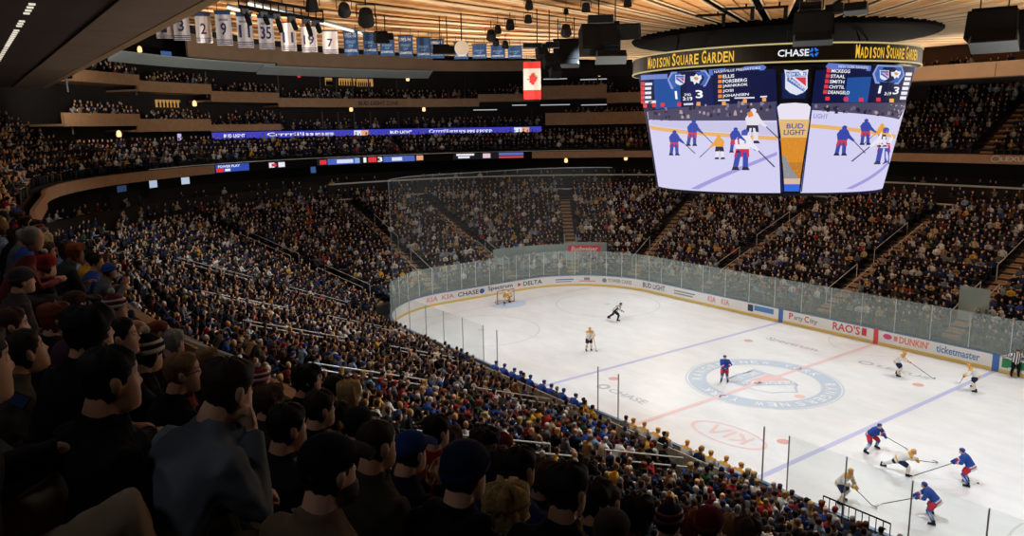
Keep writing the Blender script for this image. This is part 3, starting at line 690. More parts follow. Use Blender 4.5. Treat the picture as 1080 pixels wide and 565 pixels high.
def pic_player(x, y, h, kind, parent, lean=0.0, fl=1):
    """a player shown on the screen; x, y feet, h height in px"""
    J, Pn, Sk = dict(b=('#3548a8', '#c93a52', '#3c4aa0'), w=('#e6e0ea', '#2c2c44', '#e6e0ea'), o=('#e8a23e', '#25243a', '#e8e2ee'), r=('#e9e6f4', '#d3283f', '#3c4aa8'))[kind]
    L = lambda u, v: (x + fl * u * h + lean * v * h, y - v * h)
    for sx in (-.13, .12):
        pp([L(sx - .06, 0), L(sx + .07, 0), L(sx * .7 + .07, .42), L(sx * .7 - .07, .42)], Sk, parent, 'picture_player', .058)
        pp([L(sx - .08, -.03), L(sx + .12, -.03), L(sx + .07, .05), L(sx - .06, .05)], '#26253c', parent, 'picture_player', .06)
    pp([L(-.19, .3), L(.19, .3), L(.15, .56), L(-.15, .56)], Pn, parent, 'picture_player', .062)
    pp([L(-.17, .5), L(.17, .5), L(.21, .72), L(.12, .86), L(-.12, .86), L(-.22, .7)], J, parent, 'picture_player', .066)
    pp([L(.14, .78), L(.34, .56), L(.42, .48), L(.38, .44), L(.1, .6)], J, parent, 'picture_player', .068)
    pp([L(-.07, .84), L(.08, .84), L(.09, .96), L(0, 1.0), L(-.08, .95)], J if kind != 'r' else '#4455b0', parent, 'picture_player', .07)
    pp([L(.36, .47), L(.4, .47), L(.86, .06), L(.83, .04)], '#4a4866', parent, 'picture_player', .06)
pic_player(712, 163, 26, 'b', LP, .02); pic_player(730, 153, 27, 'b', LP, .1); pic_player(760, 167, 25, 'o', LP, -.05, -1); pic_player(775, 160, 26, 'b', LP, .05); pic_player(781, 178, 42, 'r', LP, .12); pic_player(793, 150, 36, 'w', LP, .05)
pp([(788, 119), (793, 117), (795, 122), (790, 124)], '#e8863a', LP, lift=.075)
def stat_panel(parent, hexa, bars, sx0, left_names, score, names_r, sl, bx):
    pass
# left stats strip
sbp('stats_panel', grid_px([(690, 84), (718, 82), (719, 113), (692, 115)], 6, 4, .04), emat('#1f4f9a'), LS)
sbp('stats_panel', grid_px([(724, 81), (752, 79), (753, 111), (725, 112)], 6, 4, .035), emat('#131b52'), LS)
sbp('stats_bar', grid_px([(677, 79.5), (705, 78), (705, 83), (677, 84.5)], 6, 1, .05), emat('#6f86c9'), LS)
pp([(748, 73.5), (805, 68.5), (808.5, 70.8), (806, 74), (749, 80)], '#5f78c4', LS, 'stats_bar')
pp([(705, 84), (709, 76), (745, 74), (750, 81), (745, 91), (709, 94)], '#8ba0dc', LS, 'stats_badge', .06); pp([(707, 84), (711, 77.5), (744, 75.5), (748, 81.5), (744, 89.5), (711, 92.3)], '#3d62b4', LS, 'stats_badge', .068)
def crest(cx, cy, r_, parent, lift=.08, text=False, nm='team_crest'):
    Q = lambda u, v: (cx + u * r_, cy - v * r_)
    pp([Q(-1, 1), Q(-.5, .9), Q(0, 1), Q(.5, .9), Q(1, 1), Q(.92, .5), Q(.93, -.6), Q(.55, -.95), Q(0, -1.15), Q(-.55, -.95), Q(-.93, -.6), Q(-.92, .5)], '#dfe3f2', parent, nm, lift)
    pp([Q(-.86, .82), Q(.86, .82), Q(.8, .42), Q(-.8, .42)], '#4668b8', parent, nm, lift + .008)
    pp([Q(-.75, .36), Q(-.4, .36), Q(.8, -.6), Q(.6, -.85), Q(-.78, .05)], '#4668b8', parent, nm, lift + .008)
    pp([Q(-.15, .36), Q(.8, .36), Q(.8, -.4)], '#d8394a', parent, nm, lift + .008)
    if text:
        stext('NEW YORK', cx - r_ * .78, cy - r_ * .45, r_ * 1.56, r_ * .3, '#f2f2f8', parent, 0, lift + .02)
        stext('RANGERS', cx - r_ * .6, cy - r_ * .12, r_ * 1.35, r_ * .28, '#f2f2f8', parent, .72, lift + .02)
crest(718.5, 84, 5.2, LS); stext('NASHVILLE PREDATORS', 754, 77.3, 48, 2.6, '#d5dcf6', LS, -.09)
def cat_badge(cx, cy, r_, parent):
    Q = lambda u, v: (cx + u * r_, cy - v * r_)
    pp([Q(-1, .5), Q(-.3, .5), Q(.1, .95), Q(.45, .6), Q(.95, .7), Q(1, .1), Q(.7, -.2), Q(.55, -.8), Q(.1, -.55), Q(-.25, -1), Q(-.5, -.4), Q(-.9, -.35)], '#e9e7f0', parent, 'team_crest', .08)
    pp([Q(-.4, .3), Q(.1, .45), Q(.5, .2), Q(.3, -.2), Q(-.2, -.1)], '#c99a5a', parent, 'team_crest', .088)
cat_badge(735, 83.5, 6, LS)
stext('1', 713.5, 104.5, 2.3, 8.5, '#ffffff', LS); stext('3', 735, 103.5, 7.5, 8.5, '#ffffff', LS); stext('2ND', 723, 101, 7, 2.6, '#e6e8f4', LS); stext('3:19', 721.5, 106, 10, 4, '#ffffff', LS)
for i, nmx in enumerate(('ELLIS', 'FORSBERG', 'JARNKROK', 'JOSI', 'JOHANSEN')):
    y = 82.6 + i * 5.2; stext(nmx, 763, y, (12, 25, 26, 11, 27)[i], 3.6, '#f4f4fa', LS, -.07); pp([(758, y), (762, y - .3), (762, y - 3.8), (758, y - 3.5)], '#e8893f', LS, 'stats_patch', .06)
for i in range(5):
    y = 90.5 + i * 4.7; pp([(677, y), (681, y), (681, y - 4), (677, y - 4)], '#d93a44', LS, 'stats_patch', .06); pp([(681.5, y - .5), ((689, 688, 688, 688, 693)[i], y - .7), ((689, 688, 688, 688, 693)[i], y - 3.4), (681.5, y - 3.2)], '#e6e6f2', LS, 'stats_patch', .06)
for (x, y, c_) in ((681.5, 111.5, '#e23b3f'), (691, 111, '#e23b3f'), (700, 110.5, '#e23b3f'), (717.5, 110, '#e2343f'), (737.5, 109.5, '#e8a05c'), (764, 109, '#eda65a'), (786, 106.5, '#eda65a'), (806, 105, '#eda65a')):
    pp([(x - 2, y + 2), (x + 2, y + 2), (x + 2, y - 2), (x - 2, y - 2)], c_, LS, 'stats_patch', .06)
pp([(722, 111), (732, 110.5), (732, 108.5), (722, 109)], '#d9d6ea', LS, 'stats_patch', .06)
for x0, x1, y in ((758, 770, 105.8), (775, 796, 103.3), (802, 809, 102)): pp([(x0, y + .8), (x1, y + .4), (x1, y - 1), (x0, y - .6)], '#e9e7f2', LS, 'stats_patch', .06)
# sliver of the next screen, seen edge on at the left
pp([(669.5, 86), (672, 85), (675, 106), (672.5, 107)], '#c9c6e6', LS, 'stats_patch', .05); pp([(670.2, 91), (672.6, 90), (673.6, 98), (671.2, 99)], '#cf3a4c', LS, 'stats_patch', .06)
# corner panel with the beer glass
CP = screen([(822, 75), (856, 74), (842, 203.5), (824, 203.5)], '#05060f', 'corner_screen', 6, 16)
sbp('picture_patch', grid_px([(824, 77), (852, 76), (849, 104), (825, 104)], 6, 6, .04), emat('#0f2358', .8), CP)
crest(839.5, 86, 12.5, CP, .07, True)
bg = [(819.5, 114), (822, 109.5), (829, 108.5), (847, 108.3), (853.5, 110), (854.5, 114)]
pp([(819.5, 113), (823, 109.5), (838, 108.3), (851, 109.5), (854.5, 113), (852, 130), (822, 130)], '#e8e2f0', CP, 'beer_foam', .07)
pp([(821, 126), (853, 126), (850, 146), (823.5, 146)], '#e2b878', CP, 'beer', .08); pp([(823, 145), (850.2, 145), (846, 172), (825, 172)], '#d98c2c', CP, 'beer', .082); pp([(825, 171), (846, 171), (843.5, 188), (826.5, 188)], '#c07a30', CP, 'beer', .084)
pp([(824.5, 163), (829, 166), (834, 178), (842, 188), (826.3, 188)], '#8f9098', CP, 'beer_highlight', .088); pp([(826.3, 188), (843.5, 188), (843, 194), (826.6, 194)], '#d8b9a0', CP, 'glass_base', .084); pp([(826.6, 194), (843, 194), (842.3, 201.5), (826.8, 201.5)], '#3566d8', CP, 'glass_base', .086)
for sd in (0, 1):
    x0, x1 = ((819.2, 825.5), (855, 843.8))[sd]; pp([(x0, 110), (x0 + (1.4 if sd else -1.4), 110), (x1 + (1.2 if sd else -1.2), 202), (x1, 202)], '#1b2a66', CP, 'glass_edge', .09)
stext('BUD', 829, 135.5, 17.5, 5.2, '#3a4fa8', CP, lift=.1); stext('LIGHT', 826, 142.3, 22, 5.6, '#3a4fa8', CP, lift=.1)
for k in range(30):
    y = random.uniform(147, 186); x = random.uniform(827, 845.5 - (y - 147) * .06); pp([(x - .5, y), (x, y + .5), (x + .5, y), (x, y - .5)], random.choice(['#f0b45a', '#b86a20']), CP, 'beer_bubble', .092)
# right screen
RS = screen([(860, 74), (965, 71), (931, 202), (843.5, 203.5)], '#0d1440')
RP = screen([(856, 109), (955, 112), (930.5, 198), (843.8, 203.2)], '#d3cff0', 'video_picture', lift=.03)
sbp('picture_patch', grid_px([(856, 109), (955, 109), (947, 126), (854.5, 116)], 10, 3, .045), emat('#4a4560'), RP)
sbp('picture_patch', grid_px([(853.5, 130.5), (944, 142.5), (943, 146.5), (853, 134.5)], 12, 1, .05), emat('#e8b26a'), RP)
sbp('picture_line', grid_px([(891, 199), (937, 168), (936.5, 172), (898, 199)], 12, 2, .04), emat('#a19cd8'), RP)
for k in range(34):
    x = random.uniform(858, 948); y = random.uniform(110, 116) + (x - 858) * .08; r_ = random.uniform(.8, 1.7)
    pp([(x - r_, y + r_ * 1.3), (x + r_, y + r_ * 1.3), (x + r_ * .8, y - r_), (x - r_ * .8, y - r_)], random.choice(['#8d7f95', '#2c2840', '#b49a9c', '#6b647e', '#1f1c30']), RP, 'picture_spectator', .055)
stext('LIGHT', 857, 124.5, 15, 5, '#8d90c4', RP, .08)
pic_player(885, 163, 31, 'b', RP, .15); pic_player(911, 152, 27, 'b', RP, .05); pic_player(929, 154, 24, 'o', RP, 0, -1); pic_player(929, 172, 38, 'r', RP, .12, -1)
sbp('stats_panel', grid_px([(893, 82), (918, 81), (914, 108), (890, 108)], 6, 4, .04), emat('#1f4f9a'), RS)
pp([(870, 70.5), (873, 66.5), (918, 69.5), (917, 75), (873, 73)], '#5f78c4', RS, 'stats_bar'); pp([(949, 71), (965, 71), (964, 76), (948, 75)], '#5f78c4', RS, 'stats_bar')
stext('NEW YORK RANGERS', 883, 71.5, 31, 3, '#c5cdf0', RS, .05)
pp([(919, 78), (924, 68.5), (950, 69.5), (953, 79), (946, 89), (922, 88)], '#8ba0dc', RS, 'stats_badge', .06); pp([(921, 78), (925, 70), (949, 71), (951, 79), (945, 87.3), (923.5, 86.3)], '#3d62b4', RS, 'stats_badge', .068)
crest(931, 79, 5, RS); cat_badge(943, 78.5, 5, RS)
stext('1', 924.5, 98.5, 2.2, 8, '#ffffff', RS); stext('3', 939.5, 99.5, 6, 8, '#ffffff', RS); stext('3:19', 931, 100.5, 7, 3.5, '#ffffff', RS)
for i, nmx in enumerate(('MCKEGG', 'STAAL', 'SMITH', 'CHYTIL', 'DEANGELO')):
    y = 76.6 + i * 5.6; x = 876 - i * .9; stext(nmx, x, y, (19, 15, 15, 16, 22)[i], 3.6, '#f4f4fa', RS, .03); pp([(x - 5, y), (x - .7, y), (x - .5, y - 4), (x - 4.8, y - 4.3)], '#d93a44', RS, 'stats_patch', .06)
for (x, y, c_) in ((872, 104, '#e2343f'), (891, 104.5, '#e2343f'), (907, 105, '#e2343f'), (925, 105, '#e2343f'), (939, 106, '#e8b05c')): pp([(x - 2.3, y + 2), (x + 2.3, y + 2), (x + 2.3, y - 2), (x - 2.3, y - 2)], c_, RS, 'stats_patch', .06)
for i in range(6): y = 80 + i * 5; x = 957 - i * 1.2; pp([(x - 3.5, y), (x + 3, y), (x + 3.5, y - 3.4), (x - 3, y - 3.4)], '#e6e6f2', RS, 'stats_patch', .06)
# hanging cables of the scoreboard
mb = MB()
for a in np.linspace(0, 2 * PI, 8, endpoint=False): mb.tube([(BC.x + 5.5 * math.cos(a), BC.y + 5.5 * math.sin(a), 19.2), (BC.x + 5 * math.cos(a), BC.y + 5 * math.sin(a), 20.4)], .05, 6)
sbp('hanger', mb, M_DGREY)

# ================================================================ ribbon displays on the balcony fronts
def ribbon(name, label, d, s0, s1, z0, z1, col, k=1.0, cat='display'):
    t = thing(name, label, cat, P(d, (s0 + s1) / 2, z0)); mb = MB(); band(mb, d - .06, d, z0, z1, s0, s1); o = mb.build('display_face', emat(col, k), t); o.location = -t.location; return t
def rib_txt(t, txt, d, s0, s1, z0, z1, col, k=1.0):
    vs, fs = text2d(txt, s1 - s0, z1 - z0); mb = MB(); mb.add([P(d - .09, s0 + u, z0 + v) for u, v in vs], fs); o = mb.build('display_lettering', emat(col, k), t); o.location = -t.location
def rib_patch(t, d, s0, s1, z0, z1, col, k=1.0, lift=.075):
    mb = MB(); n = 4
    for i in range(n): mb.add([P(d - lift, s0 + (s1 - s0) * (i + a) / n, z) for a, z in ((0, z0), (1, z0), (1, z1), (0, z1))], [(0, 1, 2, 3)])
    o = mb.build('display_patch', emat(col, k), t); o.location = -t.location
D1 = 26.4
def sx(x, y, d): return wallpix(x, y, d)[0]
f1 = lambda x: sx(x, 143 - (x - 225) * .02, D1)
R1 = ribbon('ribbon_display', 'long blue ribbon display with white lettering, the upper of the two across the far end', D1, f1(223), f1(571), 14.72, 15.5, '#3d3fb8')
for x0, x1 in ((235, 258), (411, 434)): rib_txt(R1, 'BUD LIGHT', D1, f1(x0), f1(x1), 14.95, 15.3, '#ffffff')
for x0, x1 in ((281, 352), (452, 520)): rib_txt(R1, 'Crrrriiiissssspppppppppp.', D1, f1(x0), f1(x1), 14.86, 15.36, '#f4f4ff')
for x0, x1 in ((373, 388), (542, 558)): rib_patch(R1, D1, f1(x0), f1((x0 + x1) / 2 + 1), 14.82, 15.42, '#dfe3f5'); rib_patch(R1, D1, f1((x0 + x1) / 2), f1(x1), 14.82, 15.42, '#e8a27a', lift=.085)
D2 = 21.98
f2 = lambda x: sx(x, 177 - (x - 225) * .035, D2)
RIBS = [('short blue ribbon display with red score box at the end of the brown balcony front', 227, 262, '#2f4aa8'), ('small white and red lit panel beside the short blue ribbon on the balcony front', 282, 300, '#16161f'),
        ('white lit score list on the dark balcony front below the blue lettering', 334, 446, '#15151c'), ('white lettered lit panel on the balcony front right of the score ribbon', 478, 552, '#15151c')]
rb = []
for lb, x0, x1, c in RIBS: rb.append(ribbon('ribbon_display', lb, D2, f2(x0), f2(x1), 11.7, 12.42, c))
t = rb[0]; rib_patch(t, D2, f2(227), f2(235), 11.72, 12.1, '#d8343c'); rib_txt(t, 'POWER PLAY', D2, f2(229), f2(252), 12.12, 12.36, '#f2f2fa'); rib_patch(t, D2, f2(236), f2(242), 11.76, 12.0, '#e8e8f2')
t = rb[1]; rib_patch(t, D2, f2(283), f2(289), 11.8, 12.3, '#e9e7f0'); rib_patch(t, D2, f2(286), f2(291), 11.9, 12.2, '#d8344c', lift=.085); rib_patch(t, D2, f2(293), f2(300), 11.8, 12.3, '#e9e7f0')
t = rb[2]
rib_patch(t, D2, f2(337), f2(344), 11.8, 12.3, '#d8343c'); rib_patch(t, D2, f2(345), f2(379), 11.74, 12.38, '#4a62b8', lift=.073); rib_patch(t, D2, f2(349), f2(372), 11.85, 12.25, '#d9dcf0'); rib_patch(t, D2, f2(374), f2(379), 11.8, 12.35, '#7fa8dc')
rib_txt(t, '1', D2, f2(383), f2(386), 11.8, 12.35, '#ffffff'); rib_patch(t, D2, f2(388), f2(397), 11.8, 12.38, '#e0343a'); rib_txt(t, '3', D2, f2(398), f2(403), 11.8, 12.35, '#ffffff')
rib_patch(t, D2, f2(404), f2(437), 11.74, 12.38, '#4a62b8', lift=.073); rib_patch(t, D2, f2(413), f2(432), 11.85, 12.25, '#d9dcf0'); rib_patch(t, D2, f2(439), f2(446), 11.8, 12.35, '#e2a07a')
t = rb[3]; rib_patch(t, D2, f2(481), f2(500), 12.15, 12.38, '#e9e9f2'); rib_patch(t, D2, f2(483), f2(495), 11.85, 12.08, '#e9e9f2'); rib_patch(t, D2, f2(509), f2(517), 11.8, 12.35, '#e0c0c8'); rib_patch(t, D2, f2(526), f2(552), 12.05, 12.4, '#5a66b8'); rib_patch(t, D2, f2(526), f2(552), 11.75, 11.95, '#d8444c')
# sign on the wood fascia at the right
sg = thing('fascia_sign', 'pale metal car maker lettering on the brown fascia at the far right', 'sign', P(21.95, 40, 12)); a, b = sx(1056, 167, 21.95), sx(1086, 168, 21.95)
vs, fs = text2d('LEXUS', b - a, .42); mb = MB(); mb.add([P(21.93, a + u, 11.86 + v) for u, v in vs], fs); mb.build('lettering', M_STEEL, sg).location = -sg.location
mb = MB(); c0 = sx(1050.5, 167, 21.95)
for k in range(20):
    t0, t1 = 2 * PI * k / 20, 2 * PI * (k + 1) / 20; mb.add([P(21.93, c0 + r_ * 1.3 * math.cos(t), 12.06 + r_ * math.sin(t)) for r_, t in ((.24, t0), (.3, t0), (.3, t1), (.24, t1))], [(0, 1, 2, 3)])
mb.build('emblem', M_STEEL, sg).location = -sg.location
sg = thing('balcony_sign', 'dark raised lettering on the brown balcony front under the long pale soffit', 'sign', P(26.4, 3, 18.3))
for x0, x1, tx, m_ in ((378, 406, 'BUD LIGHT', mat('navy sign letters', '#23263c')), (407, 420, 'ZONE', mat('brown sign letters', '#5a3a2c'))):
    a, b = sx(x0, 108, 26.45), sx(x1, 108, 26.45); vs, fs = text2d(tx, b - a, .5); mb = MB(); z0 = wallpix(390, 111, 26.45)[1]; mb.add([P(26.42, a + u, z0 + v) for u, v in vs], fs); mb.build('lettering', m_, sg).location = -sg.location
# red sign above the far corner glass
sg = thing('red_sign', 'red sign with white lettering above the glass of the far corner', 'sign', P(2.6, 12, 3.4)); a, b = sx(599, 262, 2.6), sx(634, 262, 2.6); z1 = wallpix(616, 258.5, 2.6)[1]; z0 = wallpix(616, 265, 2.6)[1]
mb = MB(); band(mb, 2.55, 2.65, z0, z1, a, b); mb.build('sign_board', mat('red sign', '#c9303c', .4), sg).location = -sg.location
vs, fs = text2d('Budweiser', (b - a) * .8, (z1 - z0) * .7, .1); mb = MB(); mb.add([P(2.53, a + (b - a) * .1 + u, z0 + (z1 - z0) * .15 + v) for u, v in vs], fs); mb.build('sign_lettering', M_WHITE, sg).location = -sg.location
mb = MB()
for q in (a + .3, b - .3): mb.tube([P(2.62, q, .5), P(2.62, q, z0)], .04, 6)
mb.build('sign_post', M_POST, sg).location = -sg.location
# pale glass screens behind the far corner seats
for (x0, x1, y0, y1) in ((520, 597, 259, 266), (597, 640, 255, 266), (1012, 1045, 303, 318)):
    a, b = sx(x0, (y0 + y1) / 2, 4.2), sx(x1, (y0 + y1) / 2, 4.2); z1 = wallpix((x0 + x1) / 2, y0, 4.2)[1]
    mb = MB(); band(mb, 4.18, 4.22, 1.9, z1, a, b); o = mb.build('glass_screen', M_SCREEN); tag(o, {520: 'long low pale glass screen below the far end aisle, left of the red sign', 597: 'pale glass screen right behind the red sign', 1012: 'pale glass screen at the stair mouth on the far side, beside the right frame edge'}[x0], 'glass screen')

# ================================================================ banners and flag
def under_roof(x, y, drop):
    """point on the pixel's ray that lies `drop` under the roof"""
    r = ray(x, y); t = 12.0
    while t < 130:
        q = CAM + r * t
        if q.z > zc(math.hypot(q.x, q.y)) - drop: return q
        t += .05
    return CAM + r * 60
def banner(name, label, x0, x1, yt, yb, X, paint, group):
    top = under_roof((x0 + x1) / 2, yt, .35); t = (top - CAM).dot(FWD)
    d1 = ray((x0 + x1) / 2, yb); zb = (CAM + d1 * t).z; w_ = (x1 - x0) / F_PX * t / .97
    rz = math.atan2(CAM.y - top.y, CAM.x - top.x) + PI / 2 - .15
    th = thing(name, label, 'banner', (top.x, top.y, zb), rz, group); h = top.z - zb
    mb = MB(); n = 8
    f = lambda u: .05 * math.sin(u * 9)
    vs = [(w_ * (i / n - .5), f(i / n) + dy, z) for i in range(n + 1) for z in (0, h) for dy in (0, .02)]
    fs = []
    for i in range(n):
        a = i * 4; b = a + 4; fs += [(a, b, b + 2, a + 2), (a + 1, a + 3, b + 3, b + 1), (a, a + 1, b + 1, b), (a + 2, b + 2, b + 3, a + 3)]
    mb.add(vs, fs); mb.build('cloth', paint[0], th)
    mb = MB(); mb.tube([(-w_ / 2 - .05, .01, h + .03), (w_ / 2 + .05, .01, h + .03)], .035, 6)
    ztop = zc(min(math.hypot(top.x, top.y), 48)) - zb + .1
    for sx_ in (-.35, .35): mb.tube([(w_ * sx_, .01, h), (w_ * sx_, .01, max(ztop, h + .1))], .015, 4)
    mb.build('hanging_rod', M_DGREY, th)
    for kind, a in paint[1]:
        mb = MB()
        if kind == 'bar': u0, u1, z0, z1, m_ = a; mb.add([(w_ * (u - .5), -.065, h * z) for u, z in ((u0, z0), (u1, z0), (u1, z1), (u0, z1))], [(0, 1, 2, 3)]); mb.build('stripe', m_, th)
        else: tx, u0, u1, z0, z1, m_ = a; vs, fs = text2d(tx, w_ * (u1 - u0), h * (z1 - z0)); mb.add([(w_ * (u0 - .5) + x, -.075, h * z0 + y) for x, y in vs], fs); mb.build('lettering', m_, th)
M_BW = mat('white banner cloth', '#d9d6d8', .9); M_BB = mat('blue banner cloth', '#284d80', .9); M_BN = mat('navy print', '#33305e', .8); M_BR = mat('maroon print edge', '#8a3448', .8); M_BLT = mat('pale print', '#c9d3e4', .8); M_BLU2 = mat('light blue print', '#7aa2cf', .8)
BX = -47.0
for (x, num, nm_, yt, yb, words) in ((172, '1', None, 20, 40, 'half hidden, leftmost,'), (189.5, '3', None, 10, 42, 'half hidden by the bridge edge'), (213.3, '2', None, 14, 44.5, 'numbered 2'), (234.5, '9', 'GRAVES', 12, 47, 'numbered 9'), (256.8, '11', 'MESSIER', 14, 49.5, 'numbered 11, right of number 9'),
                                     (279.3, '35', 'RICHTER', 16, 51, 'numbered 35'), (303, '11', None, 24, 53, 'numbered 11, between 35 and 19'), (325.2, '19', None, 28, 54.5, 'numbered 19'), (347.5, '7', None, 33, 56, 'numbered 7')):
    w1 = 15.5; two = len(num) == 2; h_ = yb - yt
    it = [('bar', (.0, 1, .02, .045, M_BN)), ('bar', (.0, 1, .08, .105, M_BN)), ('bar', (.0, 1, .14, .165, M_BN)), ('txt', (num, .2, .8, .3, .6, M_BR)), ('txt', (num, .16 if two else .32, .84 if two else .68, .29, .66, M_BN))]
    it[3:4] = []
    if nm_: it.append(('txt', (nm_, .22, .8, .72, .78, M_BN)))
    if yt < 20: it.append(('bar', (0, 1, .9, 1.0, M_BB)))
    banner('number_banner', 'white banner %s, in the row under the roof' % words, x - w1 / 2, x + w1 / 2, yt, yb, BX, (M_BW, it), 'white number banners')
BLUE = [(369.5, 37, 58, "1932-33"), (390, 39, 57, None), (408, 43, 58.5, "STANLEY"), (427.5, 42, 60, "1993-94"), (446.5, 44, 61, "CUP"), (460.5, 46, 61, "1990-91"), (486, 49, 62, None), (505.5, 51, 61.5, None), (525, 52, 61.5, None), (543, 53, 61.5, None)]
WH = ['first blue banner right of the white number 7', 'second blue banner from the white number 7', 'third blue banner from the white number 7', 'fourth blue banner from the white number 7', 'fifth blue banner from the white number 7', 'sixth blue banner, close to the fifth', 'blue banner beside the white drum', 'blue banner just right of the white drum', 'second blue banner right of the white drum', 'last blue banner, near the red and white flag']
for (x, yt, yb, tx), lb in zip(BLUE, WH):
    it = [('txt', ('STANLEY', .15, .85, .5, .62, M_BLU2)), ('txt', ('CUP', .35, .65, .34, .45, M_BLU2)), ('txt', ('CHAMPIONS', .08, .92, .14, .26, M_BLT))]
    if tx and '-' in tx: it.insert(0, ('txt', (tx, .12, .88, .74, .92, M_BLT)))
    banner('title_banner', lb + ', hanging under the roof', x - 7.3, x + 7.3, yt - 4, yb, BX, (M_BB, it), 'blue title banners')
FL = at_d(561, 65, 58); FB = at_d(561, 104.5, 58)
fl = thing('flag', 'red and white vertical flag with a red leaf hanging under the roof', 'flag', (FL.x, FL.y, FB.z), math.atan2(CAM.y - FL.y, CAM.x - FL.x) + PI / 2); fw_, fh = 1.34, FL.z - FB.z
M_FR = mat('red flag cloth', '#d33a3c', .9)
def cloth(z0, z1, m_, nm_):
    mb = MB(); n = 10; g = lambda u, z: .05 * math.sin(u * 8 + z) + .03 * math.sin(u * 17)
    zs = np.linspace(z0, z1, 5); vs = [(fw_ * (i / n - .5), g(i / n, z) + dy, z) for z in zs for i in range(n + 1) for dy in (0, .02)]
    N2 = 2 * (n + 1); fs = []
    for j in range(4):
        for i in range(n):
            a = j * N2 + i * 2; fs += [(a, a + 2, a + 2 + N2, a + N2), (a + 1, a + 1 + N2, a + 3 + N2, a + 3)]
    mb.add(vs, fs); mb.build(nm_, m_, fl, True)
cloth(0, fh * .25, M_FR, 'red_band'); cloth(fh * .25, fh * .82, M_BW, 'white_band'); cloth(fh * .82, fh, M_FR, 'red_band')
leaf = [(0, 1), (.17, .68), (.38, .78), (.3, .3), (.56, .5), (.64, .36), (.95, .4), (.82, .1), (.92, 0), (.5, -.38), (.56, -.52), (.06, -.44), (.08, -.95)]
leaf = leaf + [(-x, y) for x, y in leaf[::-1] if x > 0]
mb = MB(); mb.add([(y * .42, -.085, fh * .53 + x * .46) for x, y in leaf], [tuple(range(len(leaf)))]); mb.build('leaf', M_FR, fl)
mb = MB(); mb.tube([(-fw_ / 2, 0, fh + .02), (fw_ / 2, 0, fh + .02)], .03, 6); mb.tube([(-.4, 0, fh), (-.4, 0, 21.0 - FB.z)], .012, 4); mb.tube([(.4, 0, fh), (.4, 0, 21.0 - FB.z)], .012, 4); mb.build('hanging_rod', M_DGREY, fl)

# ================================================================ speakers, lamps and trusses hung from the roof
def face_cam(q): return math.atan2(CAM.y - q.y, CAM.x - q.x) + PI / 2
RX = lambda a: Matrix.Rotation(a, 3, 'X'); RY = lambda a: Matrix.Rotation(a, 3, 'Y'); RZ = lambda a: Matrix.Rotation(a, 3, 'Z')
M_SPK = mat('black speaker grille', '#0c0d10', .8, noise=.2, nscale=30, spec=.1); M_SPK2 = mat('dark grey speaker side', '#43494d', .7, spec=.2); M_LENS = mat('dull lens', '#5d6870', .2)
def speaker_array(label, x, y, drop, boxes, scale=1.0):
    q = under_roof(x, y, drop); th = thing('speaker_cluster', label, 'speaker', q, face_cam(q))
    for i, (cx, cy, cz, sx_, sy, sz, tx, rz, kind) in enumerate(boxes):
        rot = RZ(rz) @ RX(tx); c = Vector((cx, cy, cz)) * scale; s3 = Vector((sx_, sy, sz)) * scale
        mb = MB(); mb.box(c, s3, rot, .94); o = mb.build('speaker_box', M_SPK if kind else M_SPK2, th)
        mb = MB(); mb.box(c + rot @ Vector((0, -s3.y / 2 - .01, 0)), (s3.x * .9, .03, s3.z * .86), rot); mb.build('grille', M_SPK2 if kind == 2 else M_SPK, o)
    mb = MB(); H = drop + .3
    for u in (-.4, .4): mb.tube([(u * scale, 0, 0), (u * scale, 0, H)], .025, 5)
    mb.box((0, 0, .55 * scale), (1.3 * scale, .1, .1)); mb.build('hanger', M_BLACK, th)
    return th
speaker_array('large black speaker cluster of tilted boxes left of the scoreboard', 640, 42, 1.6, [(-.75, 0, 0, 1.1, .9, 1.3, -.35, .25, 1), (.15, .1, .15, 1.0, .9, 1.2, -.3, -.1, 1), (1.05, 0, .35, 1.1, .8, .75, .1, -.2, 1), (.2, -.3, -.85, 1.5, .7, .35, -.5, .1, 0), (-.3, .1, .95, 1.3, .8, .4, 0, 0, 0)], .84)
speaker_array('black speaker box hanging in front of the scoreboard rim', 858, 27, 1.0, [(0, 0, .1, 2.0, .9, 1.2, .05, 0, 1), (0, -.1, -.65, 1.9, .8, .5, -.25, 0, 0), (-.2, .1, .95, 1.1, .7, .4, 0, 0, 0), (.95, .1, .75, .8, .6, .5, .1, -.3, 0)], .8)
speaker_array('small dark speaker box above the scoreboard, right of the big box', 903, 9, .7, [(0, 0, 0, 1.2, .6, .5, -.3, -.2, 0), (-.9, 0, .1, .5, .5, .5, 0, 0, 1)], .7)
speaker_array('black speaker box pair at the upper right', 1047, 27, 1.4, [(0, 0, 0, 1.5, .9, .9, -.1, -.15, 1), (.1, -.2, -.55, 1.4, .8, .4, -.4, -.15, 0), (1.3, .2, -.2, 1.0, .9, 1.3, 0, -.4, 1)], 1.15)
speaker_array('square black speaker box left of the large cluster', 597, 54, 1.5, [(0, 0, 0, 1.3, .8, 1.0, -.1, 0, 1), (0, -.1, -.6, 1.3, .7, .25, -.2, 0, 0)], .95)
speaker_array('slanting black speaker column above the red and white flag', 573, 58, 1.9, [(-.7, 0, .6, 1.3, .6, .3, 0, 0, 0), (-.1, 0, .2, .7, .7, .8, -.5, .3, 1), (.35, 0, -.4, .7, .7, .8, -.6, .3, 1), (.75, 0, -1.0, .7, .7, .8, -.7, .3, 1), (.6, .3, .65, .9, .5, .4, 0, 0, 0)], .68)
speaker_array('dark box beside the white drum at the end of the light bar', 402, 40, 1.0, [(0, 0, 0, 1.4, .9, 1.0, .1, .3, 1), (.9, 0, .1, .6, .6, .7, 0, 0, 0)], .5)
